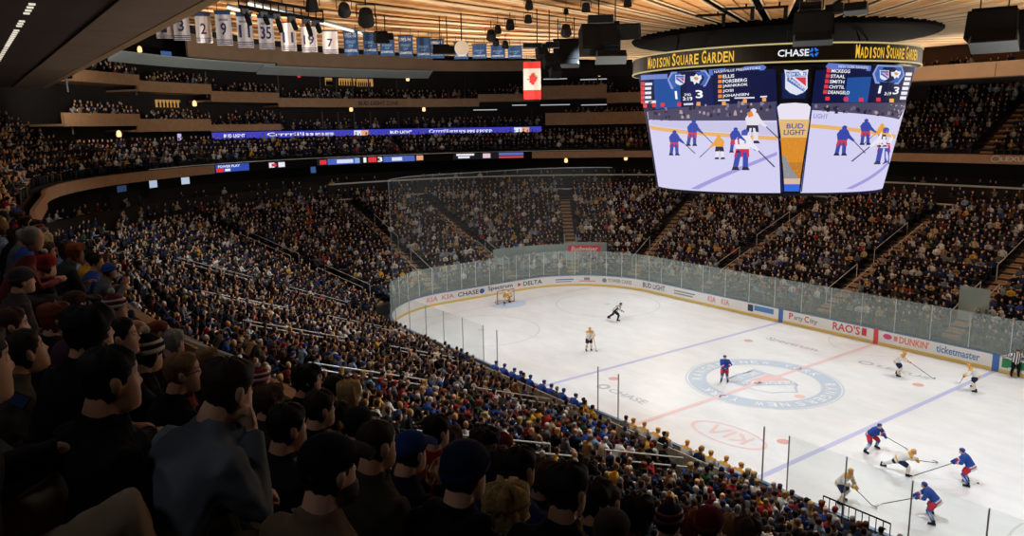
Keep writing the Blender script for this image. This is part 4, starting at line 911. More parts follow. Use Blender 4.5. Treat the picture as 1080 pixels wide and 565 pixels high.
speaker_array('long low dark box in front of the blue banners', 468, 53, 1.5, [(0, 0, 0, 2.6, 1.0, .9, 0, .1, 1), (-.9, 0, .5, .8, .6, .3, 0, .1, 0)], .42)
dq = under_roof(487, 51, 1.5); dr_ = 7.5 * (dq - CAM).dot(FWD) / F_PX
th = thing('white_drum', 'round white drum beside the long dark box under the roof', 'drum', dq, face_cam(dq)); mb = MB(); mb.lathe([(.1 * dr_, -.15), (.9 * dr_, -.15), (dr_, -.1), (dr_, .15), (.1 * dr_, .2)], n=28, rot=RX(PI / 2)); mb.build('drum_shell', M_WHITE, th, False); mb = MB(); mb.tube([(0, 0, dr_), (0, 0, 1.7)], .03, 5); mb.build('hanger', M_BLACK, th)
def hung_lamp(label, x, y, drop, r_, tilt, rz=0.0, yoke=True):
    drop *= .75; q = under_roof(x, y, drop); r_ *= (q - CAM).dot(FWD) / F_PX * 13.5; th = thing('spot_lamp', label, 'spotlight', q, face_cam(q) + rz, 'spot lamps hung from the roof')
    rot = RX(tilt); mb = MB(); mb.lathe([(r_ * .35, r_ * 1.1), (r_ * .8, r_ * .9), (r_ * .95, 0), (r_ * 1.05, -r_ * .9), (r_ * .95, -r_ * .95)], n=16, rot=rot); mb.build('lamp_housing', M_BLACK, th)
    mb = MB(); mb.lathe([(.01, -r_ * .97), (r_ * .9, -r_ * .97), (r_ * .9, -r_ * .93), (.01, -r_ * .93)], n=16, rot=rot); mb.build('lens', M_LENS, th)
    mb = MB(); mb.tube([(-r_ * 1.15, 0, 0), (-r_ * 1.15, 0, r_ * 1.5), (r_ * 1.15, 0, r_ * 1.5), (r_ * 1.15, 0, 0)], r_ * .09, 5); mb.tube([(0, 0, r_ * 1.5), (0, 0, drop + .2)], r_ * .1, 5); mb.build('yoke', M_BLACK, th)
for lb, x, y, dr, r_, tl in (('topmost spot lamp left of the big speakers, in the pair by the frame top', 558, 5, .6, .32, .9), ('lower black spot lamp of the pair above the flag, tilted', 557, 20, .7, .3, .4), ('spot lamp on a long rod, tilted, left of the big speakers', 597, 32, 1.0, .42, 1.0),
                             ('black spot lamp near the frame top above the big speakers', 618, 8, .6, .34, .3), ('black spot lamp cut by the frame top, right of the big speakers', 662, 3, .5, .32, .3), ('big black spot lamp at the left of the roof', 386, 18, 1.0, .62, .8),
                             ('dark tilted spot lamp left of the big one at the left of the roof', 363, 10, .9, .5, 1.2), ('black spot lamp in a close group near the blue banners, leftmost', 518, 37, .9, .38, .9), ('black spot lamp in a close group near the blue banners, topmost', 525, 31, .8, .28, .5),
                             ('small lower lamp of the close group near the blue banners', 523, 44, .9, .26, .8), ('small black lamp left of the flag under the roof', 533, 47, .8, .26, .6), ('black spot lamp above and left of the flag', 538, 26, .7, .34, .7),
                             ('grey tube lamp hanging near the frame top at the left', 329, 6, .9, .5, .2), ('small lamp hung high between the big speaker and scoreboard', 597, 12, .6, .2, .5)):
    hung_lamp(lb, x, y, dr, r_, tl)
for lb, x, y in (('dark flat bracket on the roof left of the scoreboard hub', 757, 18), ('dark flat bracket on the roof above the scoreboard hub', 787, 11), ('dark flat bracket on the roof right of the scoreboard hub', 822, 10)):
    q = under_roof(x, y, .25); th = thing('roof_bracket', lb, 'bracket', q, face_cam(q)); mb = MB(); mb.box((-.3, 0, .1), (1.3, .12, .1)); mb.box((.25, 0, -.15), (.16, .14, .5)); mb.build('bracket_arm', M_BLACK, th); mb = MB(); mb.tube([(0, 0, .1), (0, 0, .5)], .04, 5); mb.build('hanger', M_BLACK, th)
# the lighting bar at the left
qa, qb = under_roof(252, 7, .9), under_roof(341, 22, .9)
th = thing('lighting_bar', 'long black lighting bar hung under the roof at the left', 'lighting bar', qa)
mb = MB(); dv = qb - qa; mb.tube([(0, 0, 0), dv], .09, 8); mb.tube([(0, 0, .4), dv + Vector((0, 0, .4))], .06, 6)
for u in np.linspace(0, 1, 12): mb.tube([dv * u, dv * u + Vector((0, 0, .4))], .03, 5)
mb.build('bar', M_BLACK, th)
mb = MB()
for u in (.1, .5, .9): mb.tube([dv * u + Vector((0, 0, .4)), dv * u + Vector((0, 0, 1.5))], .03, 5)
mb.build('hanger', M_BLACK, th)
for i, u in enumerate((.06, .27, .42, .6, .78, .9)):
    h_ = thing('bar_lamp', ('black bar lamp at the left end of the lighting bar', 'second bar lamp from the left on the lighting bar', 'third bar lamp from the left on the lighting bar', 'third bar lamp from the right on the lighting bar', 'bar lamp next to the right end of the lighting bar', 'bar lamp at the right end of the lighting bar')[i], 'stage lamp', qa + dv * u + Vector((0, 0, -.2)), face_cam(qa) + .3)
    mb = MB(); L_ = (.5, .36, .6, .4, .55, .36)[i]; mb.tube([(0, 0, .1), (.1, -.05, -L_ * .5), (.15, -.1, -L_)], [.09, .12, .1], 8); mb.build('lamp_housing', M_BLACK, h_); mb = MB(); mb.box((0, 0, .05), (.3, .2, .2)); mb.build('clamp', M_DGREY, h_)
# fluorescent tubes along the left edge of the roof
for lb, (x0, y0), (x1, y1) in (('long lit tube under the roof edge, above the number banners', (262, 4), (388, 37)), ('short lit tube under the roof edge at the lower left', (240, 8), (262, 13))):
    a, b = under_roof(x0, y0, .35), under_roof(x1, y1, .35); th = thing('tube_light', lb, 'light', a); mb = MB(); mb.tube([(0, 0, 0), b - a], .07, 6); mb.build('tube', mat('lit tube', (1, .93, .82), emit=1.2), th); mb = MB(); mb.tube([(0, 0, .12), b - a + Vector((0, 0, .12))], .06, 5); mb.build('fitting', M_GREY, th)
# televisions and small lamps of the suites
for i, (x, y, d, w_, h_, lb) in enumerate(((161, 194, 22.6, 1.0, .62, 'lit television under the curved balcony, left of the other one'), (195, 190.5, 22.6, 1.0, .62, 'lit television under the curved balcony, nearer its ribbon display'), (175, 59, 29, 1.2, .9, 'blue lit television high on the dark wall at the upper left'), (128, 199, 22.6, 1.3, .5, 'dim blue television under the curved balcony, the leftmost'), (330, 178, 24, .6, .9, 'small upright blue screen below the score ribbon'), (261, 72, 28, .8, .6, 'small blue television under the pale soffit at the upper left'))):
    s_, z_ = wallpix(x, y, d); q = P(d, s_, z_); th = thing('television', lb, 'television', q, math.atan2(Nrm(s_).y, Nrm(s_).x) - PI / 2)
    mb = MB(); mb.box((0, .03, 0), (w_ + .08, .06, h_ + .08)); mb.build('casing', M_BLACK, th); mb = MB(); mb.box((0, -.005, 0), (w_, .01, h_)); mb.build('screen', emat(('#a9b8cf', '#b4c2d6', '#3c5a8c', '#2a3a58', '#3a5580', '#3f5f8f')[i]), th)
for (x, y, d, lb) in ((147, 52, 29, 'glowing amber lamp in the upper left suite'), (205, 109, 29, 'glowing amber wall lamp in the left suites, middle tier'), (125, 141, 27, 'small amber lamp below the left balcony'), (430, 83, 28.5, 'small lamp under the long pale soffit'), (597, 169, 24, 'square amber lamp under the far fascia, the brighter one'), (660, 166.5, 24, 'square amber lamp under the far fascia near the scoreboard'), (370, 115, 29, 'amber lamp in the middle suites, left one'), (447, 115, 29, 'amber lamp in the middle suites, right one'), (315, 79, 29, 'small red lamp in the upper suites'), (632, 78, 29, 'glowing lamp in the upper right suites')):
    s_, z_ = wallpix(x, y, d); q = P(d, s_, z_); th = thing('wall_lamp', lb, 'lamp', q, math.atan2(Nrm(s_).y, Nrm(s_).x) - PI / 2)
    mb = MB(); mb.lathe([(.05, .3), (.16, .22), (.22, 0), (.2, -.25), (.05, -.3)], n=12); mb.build('lamp_shade', M_WARMB if x != 315 else emat('#d8323a'), th); mb = MB(); mb.box((0, .2, 0), (.1, .35, .08)); mb.build('bracket', M_DGREY, th)
# lit bar shelves at the back of the suites
for i, (x0, x1, y0, y1) in enumerate(((343, 350, 82, 90), (357, 375, 82.5, 90), (376, 393, 83, 91), (164, 190, 105, 113))):
    a, za = wallpix(x0, (y0 + y1) / 2, 30.3); b, _ = wallpix(x1, (y0 + y1) / 2, 30.3); _, z1 = wallpix(x0, y0, 30.3); _, z0 = wallpix(x0, y1, 30.3)
    th = thing('lit_shelf', ('narrow lit bar shelf at the back of the upper suite, left', 'lit bar shelf with bottles at the back of the upper suite', 'right lit bar shelf at the back of the upper suite', 'lit bar counter in the left middle suite')[i], 'shelf', P(30.3, (a + b) / 2, z0))
    mb = MB(); band(mb, 30.28, 30.34, z0, z1, a, b); mb.build('back_panel', mat('lit amber panel', rgb('#e0a860'), emit=.55), th).location = -th.location
    for k in range(7): u = a + (b - a) * (k + .5) / 7; q = P(30.1, u, z0); mb = MB(); mb.tube([(0, 0, 0), (0, 0, .4), (0, 0, .5), (0, 0, .68)], [.09, .09, .04, .03], 8); o = mb.build('bottle', M_BLACK); o.location = q; tag(o, 'small dark bottle standing before a lit amber bar shelf', 'bottle', 'bottles on the lit bar shelves')

# thin white light strips over the suite counters, and the lit strip by the left stair
for i, (x0, x1, y, d) in enumerate(((573, 598, 83.5, 28.5), (612, 640, 84, 28.5), (570, 601, 110.8, 28.5), (613, 640, 110.8, 28.5), (641, 670, 105.5, 28.5), (499, 524, 116, 28.5), (540, 555, 111, 28.5))):
    a, z_ = wallpix(x0, y, d); b, _ = wallpix(x1, y, d); o = band(MB(), d - .1, d, z_ - .05, z_ + .05, a, b).build('light_strip', mat('cool strip light', (.85, .9, 1), emit=.55))
    tag(o, ('thin white light strip in the upper suites, right of the flag', 'thin white light strip in the upper suites, near the big speakers', 'white light strip in the lower suites, right of the flag', 'white light strip in the lower suites, below the big speakers', 'white light strip in the lower suites, close to the scoreboard', 'white light strip in the suites above the end of the blue ribbon', 'short white light strip just left of the flag')[i], 'light strip')
sa, za = wallpix(190.5, 163, 26.8); _, zb_ = wallpix(190.5, 141, 26.8); o = MB().box(P(26.8, sa, (za + zb_) / 2), (.3, .3, zb_ - za)).build('light_column', mat('lilac lit column', rgb('#c9b8ec'), emit=.9)); tag(o, 'upright lilac lit column at the left end of the blue ribbon display', 'light')
# ================================================================ figures
def remesh(mb, voxel, smooth=3, dec=None, name='figure', sf=.5):
    me = mb.mesh(name, []) if isinstance(mb, MB) else mb
    o = bpy.data.objects.new(name, me); COL.objects.link(o)
    m = o.modifiers.new('r', 'REMESH'); m.mode = 'VOXEL'; m.voxel_size = voxel; m.use_smooth_shade = True
    if smooth: m = o.modifiers.new('s', 'SMOOTH'); m.factor = sf; m.iterations = smooth
    if dec: m = o.modifiers.new('d', 'DECIMATE'); m.ratio = dec
    e = o.evaluated_get(bpy.context.evaluated_depsgraph_get()); out = bpy.data.meshes.new_from_object(e)
    bpy.data.objects.remove(o); bpy.data.meshes.remove(me); out.name = name
    out.polygons.foreach_set('use_smooth', [True] * len(out.polygons)); return out
HT = [(-.125, .026, .05, .0), (-.118, .04, .084, -.02), (-.105, .05, .092, -.045), (-.085, .057, .092, -.06), (-.06, .062, .094, -.07), (-.035, .066, .091, -.08), (-.01, .070, .089, -.092), (.012, .073, .084, -.097),
      (.03, .075, .087, -.1), (.045, .076, .093, -.101), (.065, .076, .09, -.099), (.085, .071, .078, -.091), (.103, .058, .056, -.074), (.115, .04, .034, -.052), (.122, .02, .012, -.028), (.124, .003, -.004, -.012)]
HZ = [h[0] for h in HT]
def head_dims(z): return tuple(float(np.interp(z, HZ, [h[k] for h in HT])) for k in (1, 2, 3))
def head_xy(z, a, o=0.0):
    hw, yf, yb = head_dims(z); c, s = math.cos(a), math.sin(a); e = 2 / 2.25
    x = hw * math.copysign(abs(c) ** e, c); yc = (yf + yb) / 2; y = yc + (yf - yb) / 2 * math.copysign(abs(s) ** e, s)
    r = math.hypot(x, y - yc); k = (r + o) / max(r, 1e-5)
    return x * k, yc + (y - yc) * k
def head_mb(mb, M, n=32):
    zs = list(np.linspace(-.125, .1, 26)) + [.106, .112, .117, .121, .124]; rings = []
    for z in zs:
        ring = []
        for k in range(n):
            a = 2 * PI * k / n; x, y = head_xy(z, a)
            fr = max(0, math.sin(a))
            if y > 0:
                nose = .03 * math.exp(-(x / .012) ** 2) * (math.exp(-((z + .022) / .012) ** 2) + .62 * math.exp(-((z - .004) / .018) ** 2) + .2 * math.exp(-((z - .03) / .012) ** 2))
                eye = -.009 * math.exp(-((abs(x) - .032) / .013) ** 2 - ((z - .014) / .01) ** 2)
                lip = .005 * math.exp(-(x / .022) ** 2) * (math.exp(-((z + .058) / .006) ** 2) + math.exp(-((z + .072) / .006) ** 2)) - .004 * math.exp(-(x / .02) ** 2 - ((z + .065) / .003) ** 2)
                chin = .006 * math.exp(-(x / .02) ** 2 - ((z + .105) / .012) ** 2)
                y += (nose + eye + lip + chin)
            ring.append(M @ Vector((x, y, z)))
        rings.append(ring)
    mb.rings(rings)
    for sx_ in (-1, 1):                                   # ears
        rr = []
        for (off_, k) in ((-.012, .75), (.004, 1.0), (.014, 1.0), (.018, .7)):
            rr.append([M @ Vector((sx_ * (.072 + off_ + .006 * math.sin(t) * (off_ > 0)), -.012 - off_ * .6 + .019 * k * math.cos(t), .002 + .034 * k * math.sin(t))) for t in np.linspace(0, 2 * PI, 10, endpoint=False)])
        mb.rings(rr)
def hair_mb(M, style, seed=0, n=30):
    """a shell that hugs the head above the hairline and dips under the skin below it"""
    rs = random.Random(seed); mb = MB(); rings = []
    zs = list(np.linspace(-.1, .1, 22)) + [.107, .113, .118, .122, .124]
    th = dict(short=.010, full=.022, long=.022, buzz=.004, bun=.014, fringe=.008)[style]
    ph = [rs.uniform(0, 6) for _ in range(6)]
    for i, z in enumerate(zs):
        ring = []
        for k in range(n):
            a = 2 * PI * k / n; f = math.sin(a)                      # 1 front, -1 back
            lim = np.interp(f, [-1, -.5, -.1, .2, .42, .62, .8, 1], {'long': [-.2, -.2, -.2, -.16, -.02, .05, .07, .075], 'full': [-.095, -.09, -.06, -.02, .02, .055, .066, .07]}.get(style, [-.078, -.07, -.03, .0, .03, .062, .076, .082]))
            if style == 'fringe' and z > .035: lim = 9
            w_ = min(1, max(0, (z - lim) / .012 + .5))
            t = th * (1 + .35 * math.sin(7 * a + ph[0] + 20 * z) + .25 * math.sin(13 * a + ph[1] - 31 * z)) * (1.25 if z > .06 else 1)
            x, y = head_xy(z, a, -.007 * (1 - w_) + t * w_); dz = (t * w_ * .9) if z > .09 else 0
            ring.append(M @ Vector((x, y, z + dz)))
        rings.append(ring)
    mb.rings(rings)
    if style == 'long':
        rr = []
        for z, w_, yb, yf in ((.05, .088, -.118, .03), (0, .092, -.122, .03), (-.05, .092, -.12, .02), (-.1, .096, -.115, .0), (-.16, .1, -.11, -.01), (-.22, .098, -.108, -.025), (-.27, .07, -.105, -.04), (-.29, .03, -.095, -.06)):
            ring = []
            for k in range(22):
                a = 2 * PI * k / 22; rip = 1 + .06 * math.sin(9 * a + z * 30)
                ring.append(M @ Vector((w_ * rip * math.cos(a), (yf + yb) / 2 + (yf - yb) / 2 * rip * math.sin(a), z)))
            rr.append(ring)
        mb.rings(rr)
    if style == 'bun': mb.lathe([(.005, -.04), (.03, -.03), (.042, 0), (.03, .03), (.005, .04)], M @ Vector((0, -.11, .07)), 12)
    return mb
def shell_mb(M, z0f, z0b, o, n=30, top=.02, cuff=0.0):
    mb = MB(); rings = []
    def row(u, oo):
        ring = []
        for k in range(n):
            a = 2 * PI * k / n; f = (1 - math.sin(a)) / 2; z0 = z0f * (1 - f) + z0b * f; z = z0 + (.1 - z0) * u if u <= 1 else .1 + (u - 1) * .024
            x, y = head_xy(min(z, .1239), a, oo); ring.append(M @ Vector((x, y, z + (top * min(1, max(0, (z - .04) / .08))))))
        return ring
    rings.append(row(0, o - .012)); rings.append(row(0, o + cuff))
    if cuff: rings += [row(.25, o + cuff), row(.38, o + cuff), row(.40, o)]
    for u in (.5, .65, .8, .9, 1, 1.25, 1.5, 1.75, 1.95): rings.append(row(u, o * (1 if u < 1.6 else .6)))
    mb.rings(rings); return mb
def figure(sk, thick=0.0, lod=0):
    """sk: joints of a posed skeleton -> shapes for body, top, trousers, shoes and the head's matrix"""
    H = Vector(sk['hip']); S = Vector(sk['spine']).normalized(); X = Vector(sk.get('right', (1, 0, 0))).normalized(); Fw = S.cross(X).normalized()
    c = sk.get('curl', .1); n = 16 if lod == 0 else 10
    def sp(t): return H + S * t + Fw * (c * t * t)
    k = sk.get('girth', 1.0)
    T = [(-.1, .13, .11), (-.04, .17, .13), (.06, .168, .125), (.2, .152, .115), (.34, .17, .122), (.45, .186, .118), (.52, .178, .1), (.565, .12, .08)]
    def ring(t, rx, ry): q = sp(t); return [q + X * (rx * math.cos(2 * PI * i / n)) + Fw * (ry * math.sin(2 * PI * i / n)) for i in range(n)]
    body, top, leg, shoe = MB(), MB(), MB(), [MB(), MB()]
    body.rings([ring(t, rx * k, ry * k) for t, rx, ry in T])
    nk = sp(.55); hdir = Vector(sk.get('head', (0, .25, 1))).normalized(); hc = nk + hdir * .192 + Fw * .02
    body.tube([sp(.5), nk + hdir * .04, nk + hdir * .12, hc + hdir * -.02], [.085, .066, .06, .057], 12)
    yaw = sk.get('yaw', 0); pit = sk.get('pitch', 0)
    Z0 = Vector((0, 0, 1)); fy = Vector((Fw.x, Fw.y, 0)).normalized(); base = Matrix((fy.cross(Z0), fy, Z0)).transposed()
    M3 = base @ Matrix.Rotation(yaw, 3, 'Z') @ Matrix.Rotation(pit, 3, 'X') @ Matrix.Rotation(sk.get('roll', 0), 3, 'Y')
    HM = Matrix.Translation(hc) @ M3.to_4x4()
    head_mb(body, HM, 32 if lod == 0 else 20)
    g = .016 + thick
    top.rings([ring(t, rx * k + g, ry * k + g) for t, rx, ry in [(-.12 if thick < .02 else -.16, .165, .125), (-.04, .172, .132), (.06, .17, .127), (.2, .16, .12), (.34, .174, .124), (.45, .186, .118), (.53, .168, .098)]] + [ring(.585, .095, .088), ring(.615, .08, .077), ring(.635, .076, .072), ring(.637, .06, .058)])
    arms = []
    for sd, key in ((-1, 'armL'), (1, 'armR')):
        sh = sp(.5) + X * (sd * .185 * k) ; el, wr = Vector(sk[key][0]), Vector(sk[key][1]); arms.append((sh, el, wr))
        inner = sp(.47) + X * sd * .1
        body.tube([inner, sh, sh.lerp(el, .5), el, el.lerp(wr, .4), wr], [.06, .056, .05, .043, .041, .028], 10)
        a = sk.get('sleeve', 1.0); pts = [inner, sh, sh.lerp(el, .5), el, el.lerp(wr, .5), el.lerp(wr, .98 * a)]
        top.tube(pts, [.065 + g, .062 + g, .054 + g, .047 + g, .043 + g, .036 + g * .8], 10)
        # hand: palm, four fingers of unequal length, thumb off the side of the palm
        d = (wr - el).normalized(); hd = Vector(sk[key][2]).normalized() if len(sk[key]) > 2 and sk[key][2] else d
        up = Vector(sk[key][3]) if len(sk[key]) > 3 else Vector((0, 0, 1)); side = hd.cross(up).normalized(); pn = side.cross(hd).normalized()      # pn: back of the hand
        curl = sk.get('grip', .6)
        pc = wr + hd * .05
        body.tube([wr, wr + hd * .025, wr + hd * .06, wr + hd * .092], [(.026, .02), (.034, .02), (.041, .018), (.039, .014)], 10) if abs(hd.z) < .9 else body.tube([wr, wr + hd * .05, wr + hd * .09], [.027, .034, .03], 8)
        for fi, L in enumerate((.072, .08, .075, .058)):
            b0 = wr + hd * .088 + side * (.03 - fi * .02); pts = [b0]; ang = 0
            for sgm in (.44, .32, .24): ang += curl; pts.append(pts[-1] + (hd * math.cos(ang) - pn * math.sin(ang)) * L * sgm)
            body.tube(pts, [.0095, .009, .0085, .007], 6)
        b0 = wr + hd * .03 + side * sd * -.03 * 1; tv = (hd * .75 + side * (-sd) * .6 - pn * .25 * curl).normalized()
        body.tube([b0, b0 + tv * .035, b0 + tv * .06 + hd * .005, b0 + tv * .062 + hd * .03], [.013, .011, .01, .008], 6)
    for sd, key in ((-1, 'legL'), (1, 'legR')):
        kn, an, toe = (Vector(v) for v in sk[key]); hj = H + X * (sd * .095) - S * .02
        body.tube([hj, hj.lerp(kn, .4), kn, kn.lerp(an, .35), an], [.085, .078, .056, .055, .04], 10)
        gl = .014 + thick * .7
        leg.tube([H + X * (sd * .07) + S * .02, hj, hj.lerp(kn, .45), kn, kn.lerp(an, .4), kn.lerp(an, .93)], [.1 + gl, .09 + gl, .082 + gl, .066 + gl, .064 + gl, .056 + gl], 10)
        f = (toe - an); f.z *= 1
        shoe[sd > 0].tube([an - f * .28 + Vector((0, 0, -.03)), an + Vector((0, 0, -.025)), an + f * .5 + Vector((0, 0, -.03)), toe], [.042, .052, .045, .03], 8)
    leg.rings([ring(t, rx * k + .014 + thick * .5, ry * k + .014 + thick * .5) for t, rx, ry in T[:3]])
    return body, top, leg, shoe, HM, dict(H=H, S=S, arms=arms)
def seat_sk(lean=.1, yaw=0.0, pitch=0.0, arms='lap', curl=.12, hp=.25, grip=.6, roll=0.0, girth=1.0):
    S = Vector((0, math.sin(lean), math.cos(lean))); H = Vector((0, 0, .53)); sh = H + S * .5 + Vector((0, curl * .25, 0))
    sk = dict(hip=H, spine=S, curl=curl, yaw=yaw, pitch=pitch, roll=roll, head=(0, hp + lean * .6, 1), legL=((-.13, .44, .54), (-.13, .42, .1), (-.14, .58, .05)), legR=((.13, .45, .54), (.13, .43, .1), (.14, .59, .05)), grip=grip, girth=girth)
    if arms == 'lap':
        sk['armL'] = ((-.27, sh.y + .04, .74), (-.1, sh.y + .27, .68), (.5, .8, -.1)); sk['armR'] = ((.27, sh.y + .04, .74), (.09, sh.y + .29, .68), (-.5, .8, -.1))
    elif arms == 'knees':                 # elbows on the knees, hands joined
        sk['armL'] = ((-.2, .36, .66), (-.05, .5, .74), (.4, .7, .3)); sk['armR'] = ((.2, .36, .66), (.05, .5, .75), (-.4, .7, .3))
    elif arms == 'chin':                  # one fist at the chin
        sk['armL'] = ((-.2, .36, .66), (-.02, .5, .66), (.4, .7, 0)); sk['armR'] = ((.2, .38, .68), (.06, .33 + sh.y * .5, .98), (-.2, -.1, 1), (0, 1, .2)); sk['grip'] = 1.1
    elif arms == 'clap':
        sk['armL'] = ((-.26, sh.y + .08, .78), (-.04, sh.y + .28, .98), (.15, .35, .9), (-1, 0, 0)); sk['armR'] = ((.26, sh.y + .08, .78), (.05, sh.y + .28, .98), (-.15, .35, .9), (1, 0, 0)); sk['grip'] = .12
    elif arms == 'fist':
        sk['armL'] = ((-.26, sh.y + .0, .76), (-.14, .26, .7), (.2, .9, 0)); sk['armR'] = ((.27, sh.y - .02, .76), (.15, .24, .68), (0, 1, -.05)); sk['grip'] = 1.25
    return sk
M_SKIN = mat('skin', (1, 1, 1), .55, src='both', spec=.3); M_HAIR = mat('hair', (1, 1, 1), .7, src='obj', noise=.3, nscale=60, bump=.3, spec=.25)
M_CLOTH = mat('clothing', (1, 1, 1), .9, src='obj', noise=.12, nscale=9, bump=.25, spec=.15); M_CLOTHV = mat('patterned clothing', (1, 1, 1), .85, src='vc', spec=.2); M_LEG = mat('trouser cloth', (1, 1, 1), .9, src='obj', spec=.15)
M_SHOE = mat('dark shoe', '#17161a', .7); M_PLAIN = mat('plain painted', (1, 1, 1), .5, src='obj', spec=.3)
def face_paint(me, HM):
    inv = HM.inverted(); n = len(me.vertices); co = np.empty(n * 3); me.vertices.foreach_get('co', co); co = co.reshape(-1, 3)
    A = np.array(inv); p = co @ A[:3, :3].T + A[:3, 3]; x, y, z = p[:, 0], p[:, 1], p[:, 2]; c = np.ones((n, 4)); front = (y > .05) & (np.abs(z) < .13)
    e = front & (((np.abs(x) - .032) / .014) ** 2 + ((z - .014) / .007) ** 2 < 1); c[e, :3] = (.12, .1, .1)
    b = front & (np.abs(np.abs(x) - .034) < .02) & (np.abs(z - .034) < .006); c[b, :3] = (.35, .28, .25)
    l = front & (np.abs(x) < .026) & (np.abs(z + .065) < .011); c[l, :3] = (.85, .5, .48)
    ca = me.color_attributes.new('Col', 'FLOAT_COLOR', 'POINT'); ca.data.foreach_set('color', c.ravel())
def make_person_meshes(sk, voxel=.0095, tv=.016, thick=0.0, lod=0, dec=None):
    body, top, leg, shoe, HM, info = figure(sk, thick, lod)
    b = remesh(body, voxel, 2, dec, 'body', .4); face_paint(b, HM); b.materials.append(M_SKIN)
    t = remesh(top, tv, 4, dec, 'jacket'); l = remesh(leg, tv, 4, dec, 'trousers')
    # creases in the cloth
    if lod == 0:
        for me, amp in ((t, .006), (l, .005)):
            n = len(me.vertices); co = np.empty(n * 3); me.vertices.foreach_get('co', co); co = co.reshape(-1, 3); nr = np.empty(n * 3); me.vertices.foreach_get('normal', nr); nr = nr.reshape(-1, 3)
            d = np.sin(co[:, 2] * 46 + co[:, 0] * 25 + 3 * np.sin(co[:, 1] * 21)) * np.sin(co[:, 0] * 19 - co[:, 1] * 37 + co[:, 2] * 11)
            me.vertices.foreach_set('co', (co + nr * (d * amp)[:, None]).ravel()); me.update()
    t.materials.append(M_CLOTH); l.materials.append(M_LEG); s = [q.mesh('shoe', M_SHOE, True) for q in shoe]
    return dict(body=b, jacket=t, trousers=l, shoe=s, HM=HM, info=info)
SKINS = ['#d9a98a', '#c99473', '#e0b59a', '#b07a58', '#8a5a40', '#d4a184']
HAIRC = dict(black='#15110f', dark='#2a1d16', brown='#4a3020', light='#8a6844', blond='#b89a64', grey='#8f8b86', white='#c9c6c0', red='#7a3c22')
def setc(o, h): o.color = (*rgb(h), 1); return o
HATS = {}
def headwear(kind, HM, key):
    if (kind, key) in HATS: return HATS[(kind, key)]
    r = []
    if kind in ('short', 'full', 'long', 'buzz', 'bun', 'fringe'): r = [('hair', hair_mb(HM, kind, hash(key) % 97).mesh('hair', M_HAIR, True))]
    elif kind in ('beanie', 'pom', 'stripe'):
        r = [('beanie', shell_mb(HM, .045, -.03, .013, top=.03 if kind != 'beanie' else .02, cuff=.007).mesh('beanie', M_CLOTH, True))]
        if kind in ('pom', 'stripe'):
            mb = MB(); mb.lathe([(.004, -.03), (.024, -.022), (.034, 0), (.024, .022), (.004, .03)], HM @ Vector((0, -.01, .18)), 12); r.append(('pompom', mb.mesh('pompom', M_CLOTH, True)))
        if kind == 'stripe':
            for nm, za, zb in (('stripe_band', .03, .055), ('stripe_band', .08, .095)):
                mb = MB(); rr = []
                for z, o_ in ((za, .016), (za, .0215), (zb, .0215), (zb, .016)): rr.append([HM @ Vector((*head_xy(min(z, .12), 2 * PI * k / 30, o_), z + .02 * max(0, (z - .04) / .08))) for k in range(30)])
                mb.rings(rr); r.append((nm, mb.mesh(nm, M_PLAIN, True)))
        hb = hair_mb(HM, 'fringe', 3); r.append(('hair', hb.mesh('hair', M_HAIR, True)))
    elif kind == 'cap':
        mb = shell_mb(HM, .06, .0, .011, top=.016); r = [('cap', mb.mesh('cap', M_CLOTH, True))]
        mb = MB(); A_ = np.linspace(math.radians(28), math.radians(152), 13)
        for h_ in (0,): 
            rows = []
            for k_, (o_, dz) in enumerate(((.004, .0), (.03, -.002), (.055, -.008), (.072, -.016))):
                rows.append([(a, o_ * (1 if k_ == 0 else .35 + .65 * math.sin(a) ** .7), dz) for a in A_])
            vs = []
            for th_ in (0, .005):
                for row in rows:
                    for a, o_, dz in row: x, y = head_xy(.058, a, .006 + o_); vs.append(HM @ Vector((x, y, .064 + dz - th_)))
            n1 = len(A_); R_ = len(rows); fs = []
            for lay in (0, 1):
                for i in range(R_ - 1):
                    for j in range(n1 - 1):
                        a = lay * n1 * R_ + i * n1 + j; f = (a, a + 1, a + n1 + 1, a + n1); fs.append(f if lay else f[::-1])
            for j in range(n1 - 1): a = (R_ - 1) * n1 + j; b = a + n1 * R_; fs.append((a, a + 1, b + 1, b))
            mb.add(vs, fs)
        r.append(('brim', mb.mesh('brim', M_CLOTH, True))); r.append(('hair', hair_mb(HM, 'fringe', 5).mesh('hair', M_HAIR, True)))
    HATS[(kind, key)] = r; return r
def assemble(meshes, key, loc, rz, label, top_c, leg_c='#1b1c22', skin='#d9a98a', hair=('short', 'dark'), hat_c='#222', extra_c='#ddd', group=None, name='spectator', scale=1.0, cat='person', shoes=False):
    o = link(name, meshes['body']); o.location = loc; o.rotation_euler = (0, 0, rz); o.scale = (scale,) * 3; setc(o, skin); tag(o, label, cat, group)
    setc(link('jacket', meshes['jacket'], o), top_c); setc(link('trousers', meshes['trousers'], o), leg_c)
    if shoes:
        for q in meshes['shoe']: link('shoe', q, o)
    if hair:
        for nm, me in headwear(hair[0], meshes['HM'], key):
            c = link(nm, me, o); setc(c, HAIRC.get(hair[1], hair[1]) if nm == 'hair' else (extra_c if nm in ('pompom', 'stripe_band') else hat_c))
    return o
